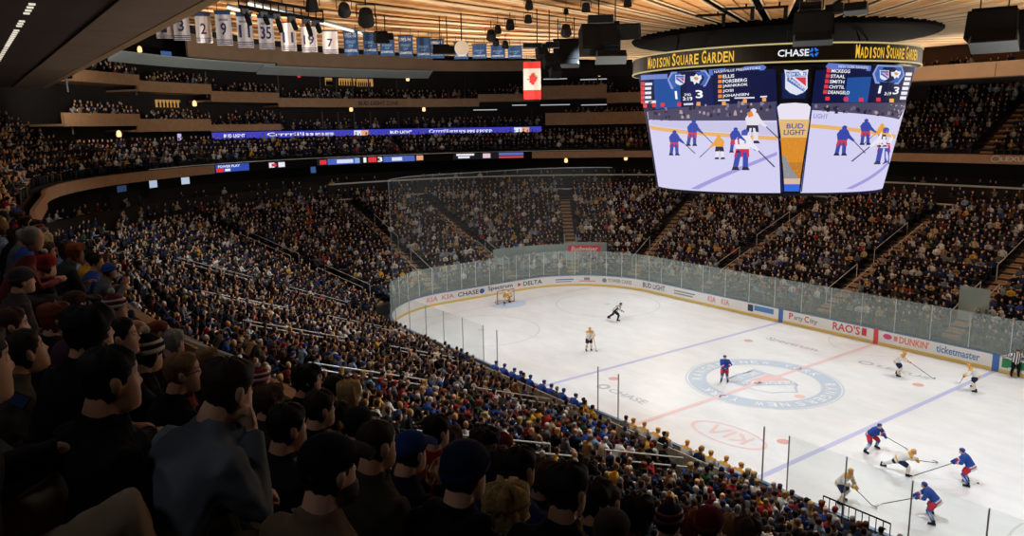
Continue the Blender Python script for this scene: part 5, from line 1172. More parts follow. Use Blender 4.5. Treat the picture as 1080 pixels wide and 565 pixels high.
# ================================================================ hockey players, officials and their sticks
TEAM = dict(blue=dict(j='#2c4a9c', j2='#c2353f', j3='#dfe0e6', pants='#c23440', sock='#2c4a9c', sock2='#dfe0e6', hel='#27418c', glove='#27418c'),
            gold=dict(j='#e4e1dd', j2='#d8a03a', j3='#e4e1dd', pants='#262b4c', sock='#e4e1dd', sock2='#d8a03a', hel='#e0a048', glove='#d8a03a'),
            keeper=dict(j='#dfa040', j2='#e8e2d8', j3='#dfa040', pants='#dfa040', sock='#e8d9c0', sock2='#dfa040', hel='#e0a860', glove='#dfa040'),
            ref=dict(j='#e6e4e2', j2='#17171a', j3='#e6e4e2', pants='#17171a', sock='#17171a', sock2='#17171a', hel='#17171a', glove=None))
def vpaint(me, fn):
    n = len(me.vertices); co = np.empty(n * 3); me.vertices.foreach_get('co', co); co = co.reshape(-1, 3); c = np.ones((n, 4)); c[:, :3] = fn(co)
    ca = me.color_attributes.new('Col', 'FLOAT_COLOR', 'POINT'); ca.data.foreach_set('color', c.ravel())
def jersey_paint(me, info, tm, stripes):
    H, S = np.array(info['H']), np.array(info['S'])
    def fn(co):
        t = (co - H) @ S; c = np.tile(rgb(tm['j']), (len(co), 1)); best = np.full(len(co), .13); u = np.full(len(co), -1.0)
        for sh, el, wr in info['arms']:
            for a, b, o_ in ((sh, el, 0), (el, wr, .5)):
                a_, b_ = np.array(a), np.array(b); d = b_ - a_; L = d @ d; k = np.clip(((co - a_) @ d) / L, 0, 1); ds = np.linalg.norm(co - (a_ + k[:, None] * d), axis=1)
                m = (ds < best) & ((k > .25) | (o_ > 0)); best[m] = ds[m]; u[m] = o_ + k[m] * .5
        if stripes:
            X = np.array((1.0, 0, 0)); x = (co - H) @ X; c[np.mod(x + u * .6 * (u > 0) + 5, .13) < .065] = rgb(tm['j2']); return c
        tor = u < 0
        c[tor & (t > -.06) & (t < .0)] = rgb(tm['j2']); c[tor & (np.abs(t - .02) < .025)] = rgb(tm['j3']); c[tor & (t < -.07)] = rgb(tm['j3'])
        c[(u > .62) & (u < .72)] = rgb(tm['j3']); c[(u > .72) & (u < .84)] = rgb(tm['j2'])
        if tm is TEAM['gold'] or tm is TEAM['keeper']: c[tor & (t > .5)] = rgb(tm['j2']); c[(u >= 0) & (u < .12)] = rgb(tm['j2'])
        return c
    vpaint(me, fn)
def ik(sh, wr, out, L1=.3, L2=.29):
    d = wr - sh; L = d.length; mid = sh + d * .5; h = math.sqrt(max(L1 * L1 - (L / 2) ** 2, .0004)); n = (out - d * (out.dot(d) / max(d.dot(d), 1e-6))).normalized(); return mid + n * h
POSE = dict(
    stand=dict(hip=(0, -.02, .97), lean=.28, L=((-.15, .1, .55), (-.19, -.06, .15)), R=((.15, .1, .55), (.19, -.02, .15))),
    glide=dict(hip=(0, -.12, .88), lean=.55, L=((-.2, .14, .54), (-.26, -.1, .15)), R=((.2, .16, .54), (.27, .0, .15))),
    wide=dict(hip=(0, -.12, .84), lean=.7, L=((-.3, .12, .52), (-.48, -.12, .15)), R=((.3, .14, .52), (.46, .02, .15))),
    stride=dict(hip=(0, -.05, .84), lean=.75, L=((-.18, -.2, .5), (-.34, -.62, .2)), R=((.16, .3, .52), (.16, .2, .15))),
    lunge=dict(hip=(0, -.05, .74), lean=.95, L=((-.2, -.28, .46), (-.4, -.72, .2)), R=((.14, .36, .5), (.12, .34, .15))),
    crouch=dict(hip=(0, -.25, .66), lean=.75, L=((-.28, .12, .5), (-.3, -.1, .15)), R=((.28, .12, .5), (.3, -.1, .15))))
def player(label, px, py, face, pose, team, blade=None, stick_label=None, hand='R', yaw=0.0, scale=1.0, foot_z=0.0, sit=None, arms=None, pos=None, group=None):
    """face: azimuth the figure faces, degrees; blade: pixel of the stick's blade on the ice"""
    base = Vector(pos) if pos is not None else at_z(px, py, foot_z); rz = math.radians(face) - PI / 2; tm = TEAM[team]
    W = Matrix.Translation(base) @ Matrix.Rotation(rz, 4, 'Z') @ Matrix.Scale(scale, 4); inv = W.inverted()
    p = POSE[pose]; ln = p['lean']; S = Vector((0, math.sin(ln), math.cos(ln))); H = Vector(p['hip'])
    sk = dict(hip=H, spine=S, curl=.12, yaw=yaw, pitch=.1 if ln < .6 else .25, head=(0, .25 + ln * .25, 1), grip=1.0, girth=1.12)
    for side, key in (('L', 'legL'), ('R', 'legR')):
        kn, an = (Vector(v) for v in p[side]); sk[key] = (kn, an, an + Vector((0, .2, -.06)))
    shc = H + S * .5; sg = 1 if hand == 'R' else -1
    T = None
    if arms == 'spread':
        sk['armL'] = ((-.48, .0, 1.28), (-.78, .05, 1.2)); sk['armR'] = ((.48, .0, 1.28), (.78, .05, 1.2)); sk['grip'] = .5
    elif arms == 'pump':
        for s_, key in ((-1, 'armL'), (1, 'armR')):
            sh = shc + Vector((s_ * .2, 0, 0)); wr = sh + Vector((s_ * .05, .3 * s_ + .1, -.38)); sk[key] = (ik(sh, wr, Vector((s_ * .5, -.6, 0))), wr)
    else:
        B = inv @ at_z(*blade, 0.03) if blade else Vector((.5 * sg, 1.0, .03))
        T = shc + Vector((-.2 * sg, .3, -.3)) if blade else shc + Vector((-.15 * sg, .32, -.35))
        low = T + (B - T) * min(.34, .46 / (B - T).length * 1.2)
        for s_, key, wr in ((-sg, 'armL' if sg > 0 else 'armR', T), (sg, 'armR' if sg > 0 else 'armL', low)):
            sh = shc + Vector((s_ * .2, 0, 0)); wv = wr - sh
            if wv.length > .57: wr = sh + wv.normalized() * .57
            sk[key] = (ik(sh, wr, Vector((s_ * .8, -.5, -.2))), wr, (B - T).normalized() * .2 + (wr - sh).normalized())
    body, top, leg, shoe, HM, info = figure(sk, .03, 1)
    me = remesh(body, .02, 2, None, 'body', .4); face_paint(me, HM); me.materials.append(M_SKIN)
    o = link('referee' if team == 'ref' else 'hockey_player', me); o.matrix_world = W; setc(o, '#d9ab8e'); tag(o, label, 'person', group)
    j = remesh(top, .024, 4, None, 'jersey'); jersey_paint(j, info, tm, team == 'ref'); j.materials.append(M_CLOTHV); link('jersey', j, o)
    pants = MB(); pants.rings([[H + S * t + Vector((rx * math.cos(a), 0, 0)) + S.cross(Vector((1, 0, 0))) * (ry * math.sin(a)) for a in np.linspace(0, 2 * PI, 14, endpoint=False)] for t, rx, ry in ((-.12, .16, .14), (-.04, .2, .165), (.08, .19, .155))])
    
    zk = [(Vector(p['L'][0]), Vector(p['L'][1])), (Vector(p['R'][0]), Vector(p['R'][1]))]
    def sock_fn(co):
        c = np.tile(rgb(tm['sock']), (len(co), 1))
        for kn, an in zk:
            d = np.array(an - kn); u = ((co - np.array(kn)) @ d) / (d @ d); near = np.linalg.norm(co - np.array(kn) - np.clip(u, 0, 1)[:, None] * d, axis=1) < .12; c[near & (u > .45) & (u < .75)] = rgb(tm['sock2'])
        return c
    for side, s_ in (('L', -1), ('R', 1)):
        socks = MB(); skates = MB(); blades = MB(); kn, an = (Vector(v) for v in p[side]); hj = H + Vector((s_ * .1, 0, -.02)); pants.tube([hj, hj.lerp(kn, .5), hj.lerp(kn, .92)], [.135, .13, .115], 12)
        socks.tube([kn + (hj - kn) * .12, kn, kn.lerp(an, .45), kn.lerp(an, .96)], [.085, .088, .085, .062], 12)
        skates.tube([an + Vector((0, -.08, -.06)), an + Vector((0, .05, -.06)), an + Vector((0, .2, -.075))], [.05, .055, .04], 8); skates.tube([an + Vector((0, 0, .08)), an + Vector((0, 0, -.05))], [.062, .055], 8)
        blades.box(an + Vector((0, .06, -.13)), (.012, .3, .035)); blades.box(an + Vector((0, .14, -.11)), (.03, .03, .04)); blades.box(an + Vector((0, -.04, -.11)), (.03, .03, .04))
        sm = socks.mesh('sock', M_CLOTHV, True); vpaint(sm, sock_fn); link('sock', sm, o)
        sk_ = setc(link('skate', skates.mesh('skate', M_CLOTH, True), o), '#1b1b1f'); setc(link('skate_blade', blades.mesh('skate_blade', M_PLAIN), sk_), '#b9bcc0')
    pm = remesh(pants, .024, 4, None, 'pants'); pm.materials.append(M_CLOTH); setc(link('pants', pm, o), tm['pants'])
    hm = shell_mb(HM, .05, -.06, .022, top=.012); mb = hm; setc(link('helmet', mb.mesh('helmet', M_PLAIN, True), o), tm['hel'])
    if tm['glove']:
        for key in ('armL', 'armR'):
            g = MB(); el, wr = Vector(sk[key][0]), Vector(sk[key][1]); d = (wr - el).normalized(); h = Vector(sk[key][2]).normalized() if len(sk[key]) > 2 else d
            g.tube([wr - d * .09, wr - d * .02, wr + h * .05, wr + h * .11, wr + h * .14], [.068, .06, .066, .06, .035], 10)
            setc(link('glove', g.mesh('glove', M_CLOTH, True), o), tm['glove'])
    if blade and T is not None:
        st = thing('hockey_stick', stick_label, 'hockey stick'); st.matrix_world = Matrix.Translation(W @ B); R3 = W.to_3x3().normalized()
        Tw = W @ (T + (T - B).normalized() * .12); Bw = W @ B; mb = MB(); ax = (Tw - Bw); mb.tube([Vector((0, 0, .0)) + ax * .02, ax], [(.014, .018)] * 2, 6); setc(mb.build('shaft', M_PLAIN, st), '#3c3a3a')
        hx = Vector((ax.x, ax.y, 0)).normalized(); sd = Vector((hx.y, -hx.x, 0)); mb = MB(); rot = Matrix((sd, hx, Vector((0, 0, 1)))).transposed()
        pts = [ax * .05, Vector((0, 0, .03)), sd * .12 * sg - hx * .05 + Vector((0, 0, .03)), sd * .26 * sg - hx * .04 + Vector((0, 0, .035))]
        mb.tube(pts, [(.016, .012), (.035, .008), (.037, .008), (.03, .006)], 6); setc(mb.build('blade', M_PLAIN, st), '#2a2a2c' if team != 'blue' else '#d9d6d2')
    return o
player('goalkeeper in gold crouching in front of the net at the far end', 535, 319.5, 0, 'crouch', 'keeper', (531, 322), 'goalkeeper stick held low in front of the far net')
player('striped official skating across the far faceoff circle', 649, 338, 40, 'stride', 'ref', arms='pump')
player('white and gold player with orange helmet standing alone near the far circle', 621, 370, -25, 'stand', 'gold', (629, 371), 'stick of the lone white and gold player near the far circle')
player('blue player with red pants standing on the centre circle ring', 764, 403, -60, 'stand', 'blue', (759, 404), 'stick of the blue player on the centre circle')
player('white and gold player by the far boards with stick out to the right', 947, 396, 20, 'glide', 'gold', (985, 399.5), 'stick reaching right from the player below the far red board strip')
player('white and gold player bending forward on the far end of the near blue line', 1027, 411, 200, 'wide', 'gold', (1012, 404), 'stick of the player bent over at the blue line end')
player('striped official with arms spread along the boards at the right edge', 1070, 397, -60, 'stand', 'ref', arms='spread')
player('blue player with legs wide apart just above the near blue line', 919, 475.5, -10, 'wide', 'blue', (958, 474), 'stick of the blue player by the near blue line, behind the lunging opponent', yaw=-.2)
player('white and gold player lunging to the right between two blue players', 948, 500, 25, 'lunge', 'gold', (989, 488), 'long stick held out by the lunging white and gold player')
player('white and gold player gliding behind the near glass, nearest the benches', 888, 530, 5, 'glide', 'gold', (920, 533), 'stick of the white and gold player nearest the near glass', hand='L')
player('blue player at the far right leaning left with stick reaching toward the lunging player', 1019, 511, 195, 'glide', 'blue', (962, 502), 'long pale stick of the rightmost blue player')
player('blue player nearest the camera with stick out to the left', 982, 548, 200, 'wide', 'blue', (928, 531.5), 'long pale stick of the nearest blue player')
# ---- the two team benches along the near boards
M_BENCH = mat('bench plank', '#7a5c40', .6); YB = -13.85
for nm, x0, x1 in (('dark wooden players bench for the blue team along the near boards', -9.3, -1.2), ('dark wooden players bench for the white and gold team along the near boards', 2.2, 9.2)):
    t = thing('players_bench', nm, 'bench', ((x0 + x1) / 2, YB, .48)); mb = MB(); mb.box((0, -.05, .48), (x1 - x0, .34, .05)); mb.build('plank', M_BENCH, t); mb = MB()
    for u in np.linspace(-.48, .48, 5): mb.box((u * (x1 - x0), -.05, .225), (.08, .3, .45))
    mb.build('bench_support', M_DGREY, t)
mb = MB(); mb.box((0, -14.1, .24), (19.4, 1.5, .48)); struct(mb.build('floor_bench', M_CONC))
BP = thing('bench_back_glass', 'low glass wall with posts behind the two team benches', 'glass wall', (0, -15.05, .48))
for i, x in enumerate(np.arange(-9.6, 9.3, 1.35)):
    mb = MB(); mb.box((x + .675, 0, .8), (1.3, .02, 1.3)); mb.build('glass_pane', M_PANEL, BP); mb = MB(); mb.box((x, 0, .75), (.06, .06, 1.5)); mb.build('post', M_POST, BP)
mb = MB(); mb.box((-.15, 0, 1.5), (19, .05, .05)); mb.build('top_rail', M_STEEL, BP)
# tall posts that end the glass at the benches
for x in (-9.7, -.6, .9, 9.4):
    s = -(17.82 + 21.95 + x); post(s, 2.4, .1, .035)
_bm = {}
def bench_mesh(kind, var):
    if (kind, var) in _bm: return _bm[(kind, var)]
    sk = seat_sk(.12 + .12 * var, (-.5, .1, -.9)[var], .05, ('lap', 'knees', 'lap')[var], girth=1.12); body, top, leg, shoe, HM, info = figure(sk, .03, 1)
    b = remesh(body, .022, 2, None, 'body'); face_paint(b, HM); b.materials.append(M_SKIN); j = remesh(top, .026, 4, None, 'jersey'); jersey_paint(j, info, TEAM[kind], False); j.materials.append(M_CLOTHV)
    l = remesh(leg, .026, 3, None, 'pants'); l.materials.append(M_CLOTH); h = shell_mb(HM, .05, -.06, .022, top=.012).mesh('helmet', M_PLAIN, True)
    _bm[(kind, var)] = (b, j, l, h); return _bm[(kind, var)]
BW = ['at the left end', 'second from the left', 'third from the left', 'fourth from the left', 'fifth from the left', 'sixth from the left', 'seventh from the left', 'eighth from the left', 'ninth from the left', 'tenth from the left', 'eleventh from the left']
def bench_row(kind, xs, what, hel):
    for i, x in enumerate(xs):
        v = i % 3; b, j, l, h = bench_mesh(kind, v); o = link('bench_player', b); o.location = (x, YB, .5 + .02 * (i % 2)); o.rotation_euler = (0, 0, .2 * math.sin(i * 2.3)); setc(o, SKINS[i % 6]); tag(o, '%s sitting on the near team bench, %s' % (what, BW[i]), 'person', None)
        link('jersey', j, o); setc(link('pants', l, o), TEAM[kind]['pants']); setc(link('helmet', h, o), hel)
bench_row('blue', [-8.9, -8.1, -7.3, -6.4, -5.6, -4.5, -3.6, -2.7, -1.8], 'blue jersey player', TEAM['blue']['hel'])
bench_row('gold', [2.6, 3.3, 4.0, 4.75, 5.9, 6.6, 7.3, 8.0, 8.7], 'white and gold player', TEAM['gold']['hel'])
# hockey sticks leaning at the benches are left with their players; the puck lies by the skaters
pk = at_z(1031.5, 509.5, 0); mb = MB(); mb.lathe([(.001, 0), (.045, 0), (.045, .028), (.001, .028)], pk, 16); tag(mb.build('puck', M_BLACK), 'black puck on the ice right of the rightmost blue player', 'puck')
# ================================================================ spectators
# ---- head level over the upper stand rows
NAMED = []
MESHES = {}
def pose_mesh(key):
    if key in MESHES: return MESHES[key]
    D = dict(up=seat_sk(.08, -.05, 0, 'lap'), left=seat_sk(.1, .45, .0, 'lap'), right=seat_sk(.14, -.4, .05, 'knees'), lean=seat_sk(.55, .35, -.1, 'knees', hp=.3), chin=seat_sk(.52, .12, -.12, 'chin', curl=.16, hp=.3),
             clap=seat_sk(.2, .05, .0, 'clap'), fist=seat_sk(.12, .2, .0, 'fist'), down=seat_sk(.3, .1, .25, 'lap'), big=seat_sk(.14, .1, .02, 'lap', girth=1.18))
    if key == 'fist': D['fist']['legR'] = ((.24, .5, .74), (.24, .5, .26), (.25, .66, .2)); D['fist']['armL'] = ((-.27, .2, .8), (-.16, .43, .86), (.1, .95, -.25))
    if key == 'fist': D['fist']['legL'] = ((-.17, .52, .76), (-.17, .51, .26), (-.18, .67, .2))
    MESHES[key] = make_person_meshes(D[key], .0095 if key in ('chin', 'fist', 'clap') else .0105, .017); return MESHES[key]
SEATS = []
def head_at(q, key, rz, scale=1.0):
    hc = pose_mesh(key)['HM'].translation; return q - Matrix.Rotation(rz, 3, 'Z') @ (hc * scale)
def seat_person(x, y, h, key, label, top, hair, skin=0, leg='#23242a', hat='#222', extra='#ddd', turn=0.0, shoes=False, extra_fn=None):
    """head centre at pixel x, y; h: height of the head in pixels"""
    q = at_d(x, y, F_PX * .272 / h); n = Nrm(s_of(q)); rz = math.atan2(-n.y, -n.x) - PI / 2 + turn + .24
    loc = head_at(q, key, rz); SEATS.append((loc, rz)) if h < 60 else None
    o = assemble(pose_mesh(key), key, loc, rz, label, top, leg, SKINS[skin], hair, hat, extra, None, shoes=shoes)
    NAMED.append((q, o)); return o
# --- pieces some of them wear
def collar(o, key, col, name='collar'):
    HM = pose_mesh(key)['HM']; c = HM.translation; mb = MB(); rr = []
    for z, w_, d_ in ((-.2, .1, .095), (-.165, .085, .08), (-.13, .082, .078), (-.13, .07, .066), (-.17, .066, .06)):
        rr.append([c + Vector((w_ * math.cos(t), d_ * math.sin(t) - .035, z)) for t in np.linspace(0, 2 * PI, 22, endpoint=False)])
    mb.rings(rr); setc(link(name, mb.mesh(name, M_CLOTH, True), o), col)
def hood(o, key, col):
    c = pose_mesh(key)['HM'].translation; mb = MB(); mb.tube([c + Vector((.12 * math.cos(t), -.05 - .1 * math.sin(t), -.19 + .03 * math.cos(2 * t))) for t in np.linspace(-.4, PI + .4, 12)], [.03, .045, .055, .06, .06, .06, .06, .06, .06, .055, .045, .03], 8); setc(link('hood', mb.mesh('hood', M_CLOTH, True), o), col)
def glasses(o, key):
    HM = pose_mesh(key)['HM']; mb = MB()
    for s_ in (-1, 1):
        mb.tube([HM @ Vector((s_ * .032 + .02 * math.cos(t), .1, .014 + .016 * math.sin(t))) for t in np.linspace(0, 2 * PI, 13)], .002, 5); mb.tube([HM @ Vector((s_ * .052, .1, .016)), HM @ Vector((s_ * .078, .06, .018)), HM @ Vector((s_ * .08, -.01, .012))], .0022, 5)
    mb.tube([HM @ Vector((-.012, .103, .016)), HM @ Vector((.012, .103, .016))], .002, 5); setc(link('glasses', mb.mesh('glasses', M_PLAIN), o), '#15151a')
def stripes(o, key, cols, zs=(.1, .17)):
    """stripe bands round both upper sleeves"""
    info = pose_mesh(key)['info']
    for col, u0, u1 in cols:
        for sh, el, wr in info['arms']:
            mb = MB(); a, b = sh.lerp(el, u0), sh.lerp(el, u1); mb.tube([a, a.lerp(b, .5), b], [.079, .08, .078], 14); setc(link('sleeve_stripe', mb.mesh('sleeve_stripe', M_CLOTH, True), o), col)
def beard(o, key, col):
    HM = pose_mesh(key)['HM']; mb = MB(); rr = []
    for z, o_ in ((-.04, .0), (-.055, .007), (-.085, .011), (-.11, .012), (-.122, .008), (-.124, -.005)):
        ring = []
        for t in np.linspace(math.radians(-8), math.radians(188), 20): x, y = head_xy(z, t, o_ * (1 - .75 * math.exp(-((t - PI / 2) / .3) ** 2) * (1 if z > -.085 else 0))); ring.append(HM @ Vector((x, y, z)))
        rr.append(ring)
    n = 20; vs = [p for r in rr for p in r]; mb.add(vs, [(i * n + k, i * n + k + 1, (i + 1) * n + k + 1, (i + 1) * n + k) for i in range(len(rr) - 1) for k in range(n - 1)]); setc(link('beard', mb.mesh('beard', M_HAIR, True), o), HAIRC[col])
seat_person(-26, 388, 94, 'fist', 'person cut by the left frame edge, dark jersey, beige trousers, fist on thigh', '#25262c', ('short', 'dark'), 0, '#a08a72', turn=-.1, shoes=True)
o = seat_person(118, 402, 78, 'up', 'person with short black hair in a black coat, left of the grey shirt man', '#101116', ('short', 'black'), 1); collar(o, 'up', '#101116')
seat_person(82, 386, 56, 'right', 'person in a dark purple knitted pompom hat at the left', '#17161c', ('pom', 'dark'), 0, hat='#4a2f3f', extra='#5a3a4c')
seat_person(97, 352, 58, 'big', 'person with bushy black hair and black coat behind the purple hat', '#0e0e12', ('full', 'black'), 1)
seat_person(128, 356, 44, 'right', 'dark haired person in profile between the bushy hair and the striped hat', '#121318', ('short', 'black'), 0)
o = seat_person(157, 374, 42, 'left', 'person in a black and cream hat with white and red bands', '#14151a', ('stripe', 'dark'), 0, hat='#17171b', extra='#d8cfc2'); 
for c in o.children:
    if c.name.startswith('pompom'): setc(c, '#cfc4a8')
o = seat_person(194, 394, 47, 'right', 'fair haired person with glasses and a red scarf, in a black coat', '#121216', ('short', 'light'), 0); glasses(o, 'right'); collar(o, 'right', '#8a2a2c', 'scarf')
o = seat_person(242, 413, 74, 'chin', 'person in a grey shirt leaning forward, hand at chin', '#6a727b', ('short', 'dark'), 0, '#4a4238', shoes=True); collar(o, 'chin', '#6a727b')
seat_person(145, 350, 29, 'up', 'bald person behind the black and cream banded hat', '#3a2424', None, 1)
seat_person(168, 352, 31, 'up', 'red haired person beside the bald one, above the banded hat', '#5a1f22', ('buzz', 'red'), 0)
seat_person(184, 362, 31, 'left', 'grey haired person just above the one with glasses and red scarf', '#2a2c33', ('short', 'grey'), 0)
seat_person(219, 383, 30, 'up', 'person with light brown hair to the right of the glasses and red scarf', '#1d1d22', ('full', 'light'), 0)
o = seat_person(304, 452, 56, 'up', 'dark haired person in a navy jersey with pale collar, right of the grey shirt', '#1a1c26', ('short', 'black'), 1); collar(o, 'up', '#8c8a88'); stripes(o, 'up', (('#a8a4a2', .25, .36), ('#9a3038', .36, .52), ('#a8a4a2', .52, .62)))
seat_person(274, 402, 28, 'up', 'person in a small red and white beanie beyond the grey shirt man', '#1c1c22', ('stripe', 'dark'), 0, hat='#8f2f34', extra='#d8d2cc')
seat_person(285, 425, 38, 'left', 'brown haired person right behind the grey shirt man', '#3c2c28', ('full', 'brown'), 0)
seat_person(325, 403, 36, 'right', 'person in a black furry hat before the bright lower stand', '#0f0f13', ('full', 'black'), 1)
o = seat_person(338, 432, 44, 'up', 'dark haired person with glasses above the black cap', '#15161b', ('short', 'dark'), 0); glasses(o, 'up')
seat_person(354, 409, 30, 'up', 'dark haired person right of the furry hat, before the bright stand', '#16161a', ('short', 'dark'), 0)
seat_person(369, 418, 32, 'left', 'blond person right of the furry hat, before the bright stand', '#5a4632', ('full', 'blond'), 0)
o = seat_person(357, 443, 42, 'right', 'bearded person in profile right of the one with glasses', '#17181d', ('short', 'dark'), 0); beard(o, 'right', 'dark')
o = seat_person(348, 498, 84, 'up', 'nearest person in a black cap and beige jacket', '#6e5a48', ('cap', 'dark'), 0, hat='#101116', shoes=True); beard(o, 'up', 'dark')
o = seat_person(398, 470, 60, 'up', 'person with cropped dark hair in a brown grey coat, right of the black cap', '#3a332e', ('buzz', 'dark'), 1); collar(o, 'up', '#3a332e')
seat_person(378, 450, 44, 'left', 'person in a dark grey cap, half hidden behind the cropped head', '#17181c', ('cap', 'dark'), 0, hat='#1d1e22')
o = seat_person(434, 478, 50, 'clap', 'clapping person in a blue cap and navy jersey with striped sleeves', '#1c2036', ('cap', 'dark'), 0, hat='#1f3a7a'); stripes(o, 'clap', (('#b4b0b0', .2, .32), ('#9c323a', .32, .5), ('#b4b0b0', .5, .6)))
seat_person(461, 456, 40, 'up', 'dark haired person in a bright red jacket beside the blue cap', '#9c2328', ('short', 'black'), 0)
seat_person(475, 467, 34, 'left', 'brown haired person right of the red jacket', '#2a2420', ('full', 'brown'), 0)
seat_person(512, 472, 40, 'up', 'person with long black hair above the navy beanie', '#16161c', ('long', 'black'), 0)
seat_person(529, 472, 32, 'right', 'person in a red, white and blue pompom hat before the pale stand', '#22304f', ('pom', 'dark'), 0, hat='#7c2a38', extra='#d0ccd0')
o = seat_person(491, 499, 70, 'up', 'person in a navy knitted beanie and black coat near the bottom', '#0f1016', ('beanie', 'dark'), 0, hat='#15203f'); hood(o, 'up', '#0f1016')
seat_person(522, 497, 48, 'left', 'person with long dark brown hair right of the navy beanie', '#14141a', ('long', 'dark'), 0)
o = seat_person(549, 494, 50, 'up', 'dark haired person in a navy blue shirt, between the long haired ones', '#1b2a52', ('short', 'black'), 1)
seat_person(535, 540, 62, 'up', 'person with long ash blond hair at the bottom, right of the navy beanie', '#1a1c28', ('long', 'blond'), 0)
o = seat_person(599, 518, 66, 'up', 'large dark haired person with a tan collar at the bottom', '#17171b', ('short', 'black'), 1); collar(o, 'up', '#8a6a48')
seat_person(574, 506, 42, 'left', 'brown haired person half hidden behind the large dark head with tan collar', '#1a1d2a', ('full', 'brown'), 0)
seat_person(620, 502, 32, 'up', 'small black haired person just right of the large dark head', '#101116', ('short', 'black'), 0)
seat_person(627, 530, 48, 'right', 'dark haired person in a blue coat right of the tan collar', '#1a2440', ('full', 'dark'), 0)
seat_person(643, 528, 38, 'up', 'person with cropped brown hair and dark coat next to the blue coat', '#15151a', ('buzz', 'brown'), 0)
seat_person(673, 546, 46, 'big', 'person with round bushy black hair at the bottom centre', '#0e0e12', ('full', 'black'), 4)
seat_person(645, 562, 52, 'up', 'person in a brown grey beanie cut by the bottom frame edge', '#1f1c1c', ('beanie', 'dark'), 0, hat='#4a403c')
seat_person(706, 551, 40, 'up', 'person in a navy and maroon striped beanie at the bottom', '#15161e', ('stripe', 'dark'), 0, hat='#191d30', extra='#7c2f3a')
seat_person(728, 555, 36, 'left', 'auburn haired person between the striped beanie and the dark red beanie', '#3c1a1e', ('full', 'red'), 0)
seat_person(748, 554, 42, 'up', 'person in a dark red knitted beanie at the bottom', '#17171d', ('beanie', 'dark'), 0, hat='#6a1d22')
seat_person(771, 556, 32, 'up', 'fair haired person right of the dark red beanie', '#20222a', ('short', 'light'), 0)
seat_person(789, 562, 36, 'up', 'brown haired person rightmost along the bottom row of heads', '#16161c', ('full', 'brown'), 0)
seat_person(60, 338, 36, 'up', 'auburn haired person left of the bushy black hair', '#231c1e', ('full', 'red'), 0)
seat_person(80, 322, 32, 'left', 'person in a brown cap over the auburn head at the left', '#1b1a1e', ('cap', 'dark'), 0, hat='#4a3426')
seat_person(122, 326, 30, 'right', 'person in a red, white and navy banded hat at the left, behind the long handrail', '#191a22', ('stripe', 'dark'), 0, hat='#7a2a34', extra='#cfcac6')
seat_person(98, 325, 30, 'up', 'dark haired person with a tan coat between the brown cap and the banded hat', '#5a4630', ('short', 'dark'), 0)
o = seat_person(24, 296, 30, 'up', 'person in a grey knitted hat and grey coat under the upper left handrail', '#544c4a', ('beanie', 'dark'), 0, hat='#4c4849')
seat_person(50, 281, 25, 'left', 'person in a red and white peaked hat by the balcony edge at the left', '#221e22', ('pom', 'dark'), 0, hat='#8f2a2e', extra='#e0dcd8')
seat_person(12, 345, 44, 'up', 'dark haired person at the left edge above the phone', '#191a1f', ('short', 'brown'), 0)
seat_person(28, 372, 52, 'down', 'person in a khaki coat bending down at the left edge', '#4c4438', ('short', 'dark'), 1)
# phone held at the left edge
q = at_d(18, 421, 3.2); th = thing('phone', 'lit phone with white edge held up at the left frame edge', 'phone', q, face_cam(q)); mb = MB(); mb.box((0, 0, 0), (.055, .009, .09), RY(-.9)); mb.build('phone_body', M_BLACK, th); mb = MB(); mb.box((.0, -.006, 0), (.048, .003, .08), RY(-.9)); mb.build('phone_screen', emat('#2b3a5c', .06), th)

# ---- standing staff and supporters behind the benches
def standing_mesh(var):
    if ('st', var) in MESHES: return MESHES[('st', var)]
    sk = dict(hip=(0, 0, .95), spine=(0, .04, 1), curl=.05, yaw=(-.3, .3, 0)[var], pitch=.1, head=(0, .2, 1), grip=.5, legL=((-.11, .03, .5), (-.12, -.02, .09), (-.13, .14, .05)), legR=((.11, .03, .5), (.12, -.02, .09), (.13, .14, .05)))
    sk['armL'] = ((-.3, -.02, 1.2), (-.12 if var == 1 else -.26, .22 if var == 1 else .08, 1.18 if var == 1 else .95)); sk['armR'] = ((.3, -.02, 1.2), (.12 if var == 1 else .27, .22 if var == 1 else .06, 1.14 if var == 1 else .95))
    MESHES[('st', var)] = make_person_meshes(sk, .02, .024, 0, 1); return MESHES[('st', var)]
def stand_person(x, y, z, var, label, top, leg, hair, skin=0, rz=0.0, name='spectator'):
    return assemble(standing_mesh(var), ('st', var), (x, y, z), rz, label, top, leg, SKINS[skin], hair, group=None, name=name)
for x, lab, top, hr, v, sk_ in ((-5.1, 'coach in a dark suit standing behind the left half of the blue bench', '#1d2430', 'dark', 0, 0), (-2.2, 'coach in a grey suit standing behind the right half of the blue bench', '#4a5560', 'grey', 1, 0), (-.1, 'staff member in blue between the two benches', '#2b467c', 'dark', 2, 1),
                           (2.9, 'trainer in a grey green jacket at the left of the white and gold bench', '#77807a', 'dark', 1, 0), (5.3, 'coach in a black suit standing behind the white and gold bench', '#14151b', 'dark', 0, 0), (7.35, 'fair haired coach in a navy suit standing behind the white and gold bench', '#25304a', 'light', 2, 0)):
    stand_person(x, -14.55, .48, v, lab, top, '#1b1c22', ('short', hr), sk_, name='coach')
for x, y, lab, top in ((1.15, -15.55, 'supporter in a yellow jersey standing by the bench wall, left of the two', '#d9a22c'), (1.85, -15.7, 'supporter in a yellow jersey standing by the bench wall, right of the two', '#dfaa30')):
    stand_person(x, y, .95, 0, lab, top, '#2b2d38', ('short', 'dark'))

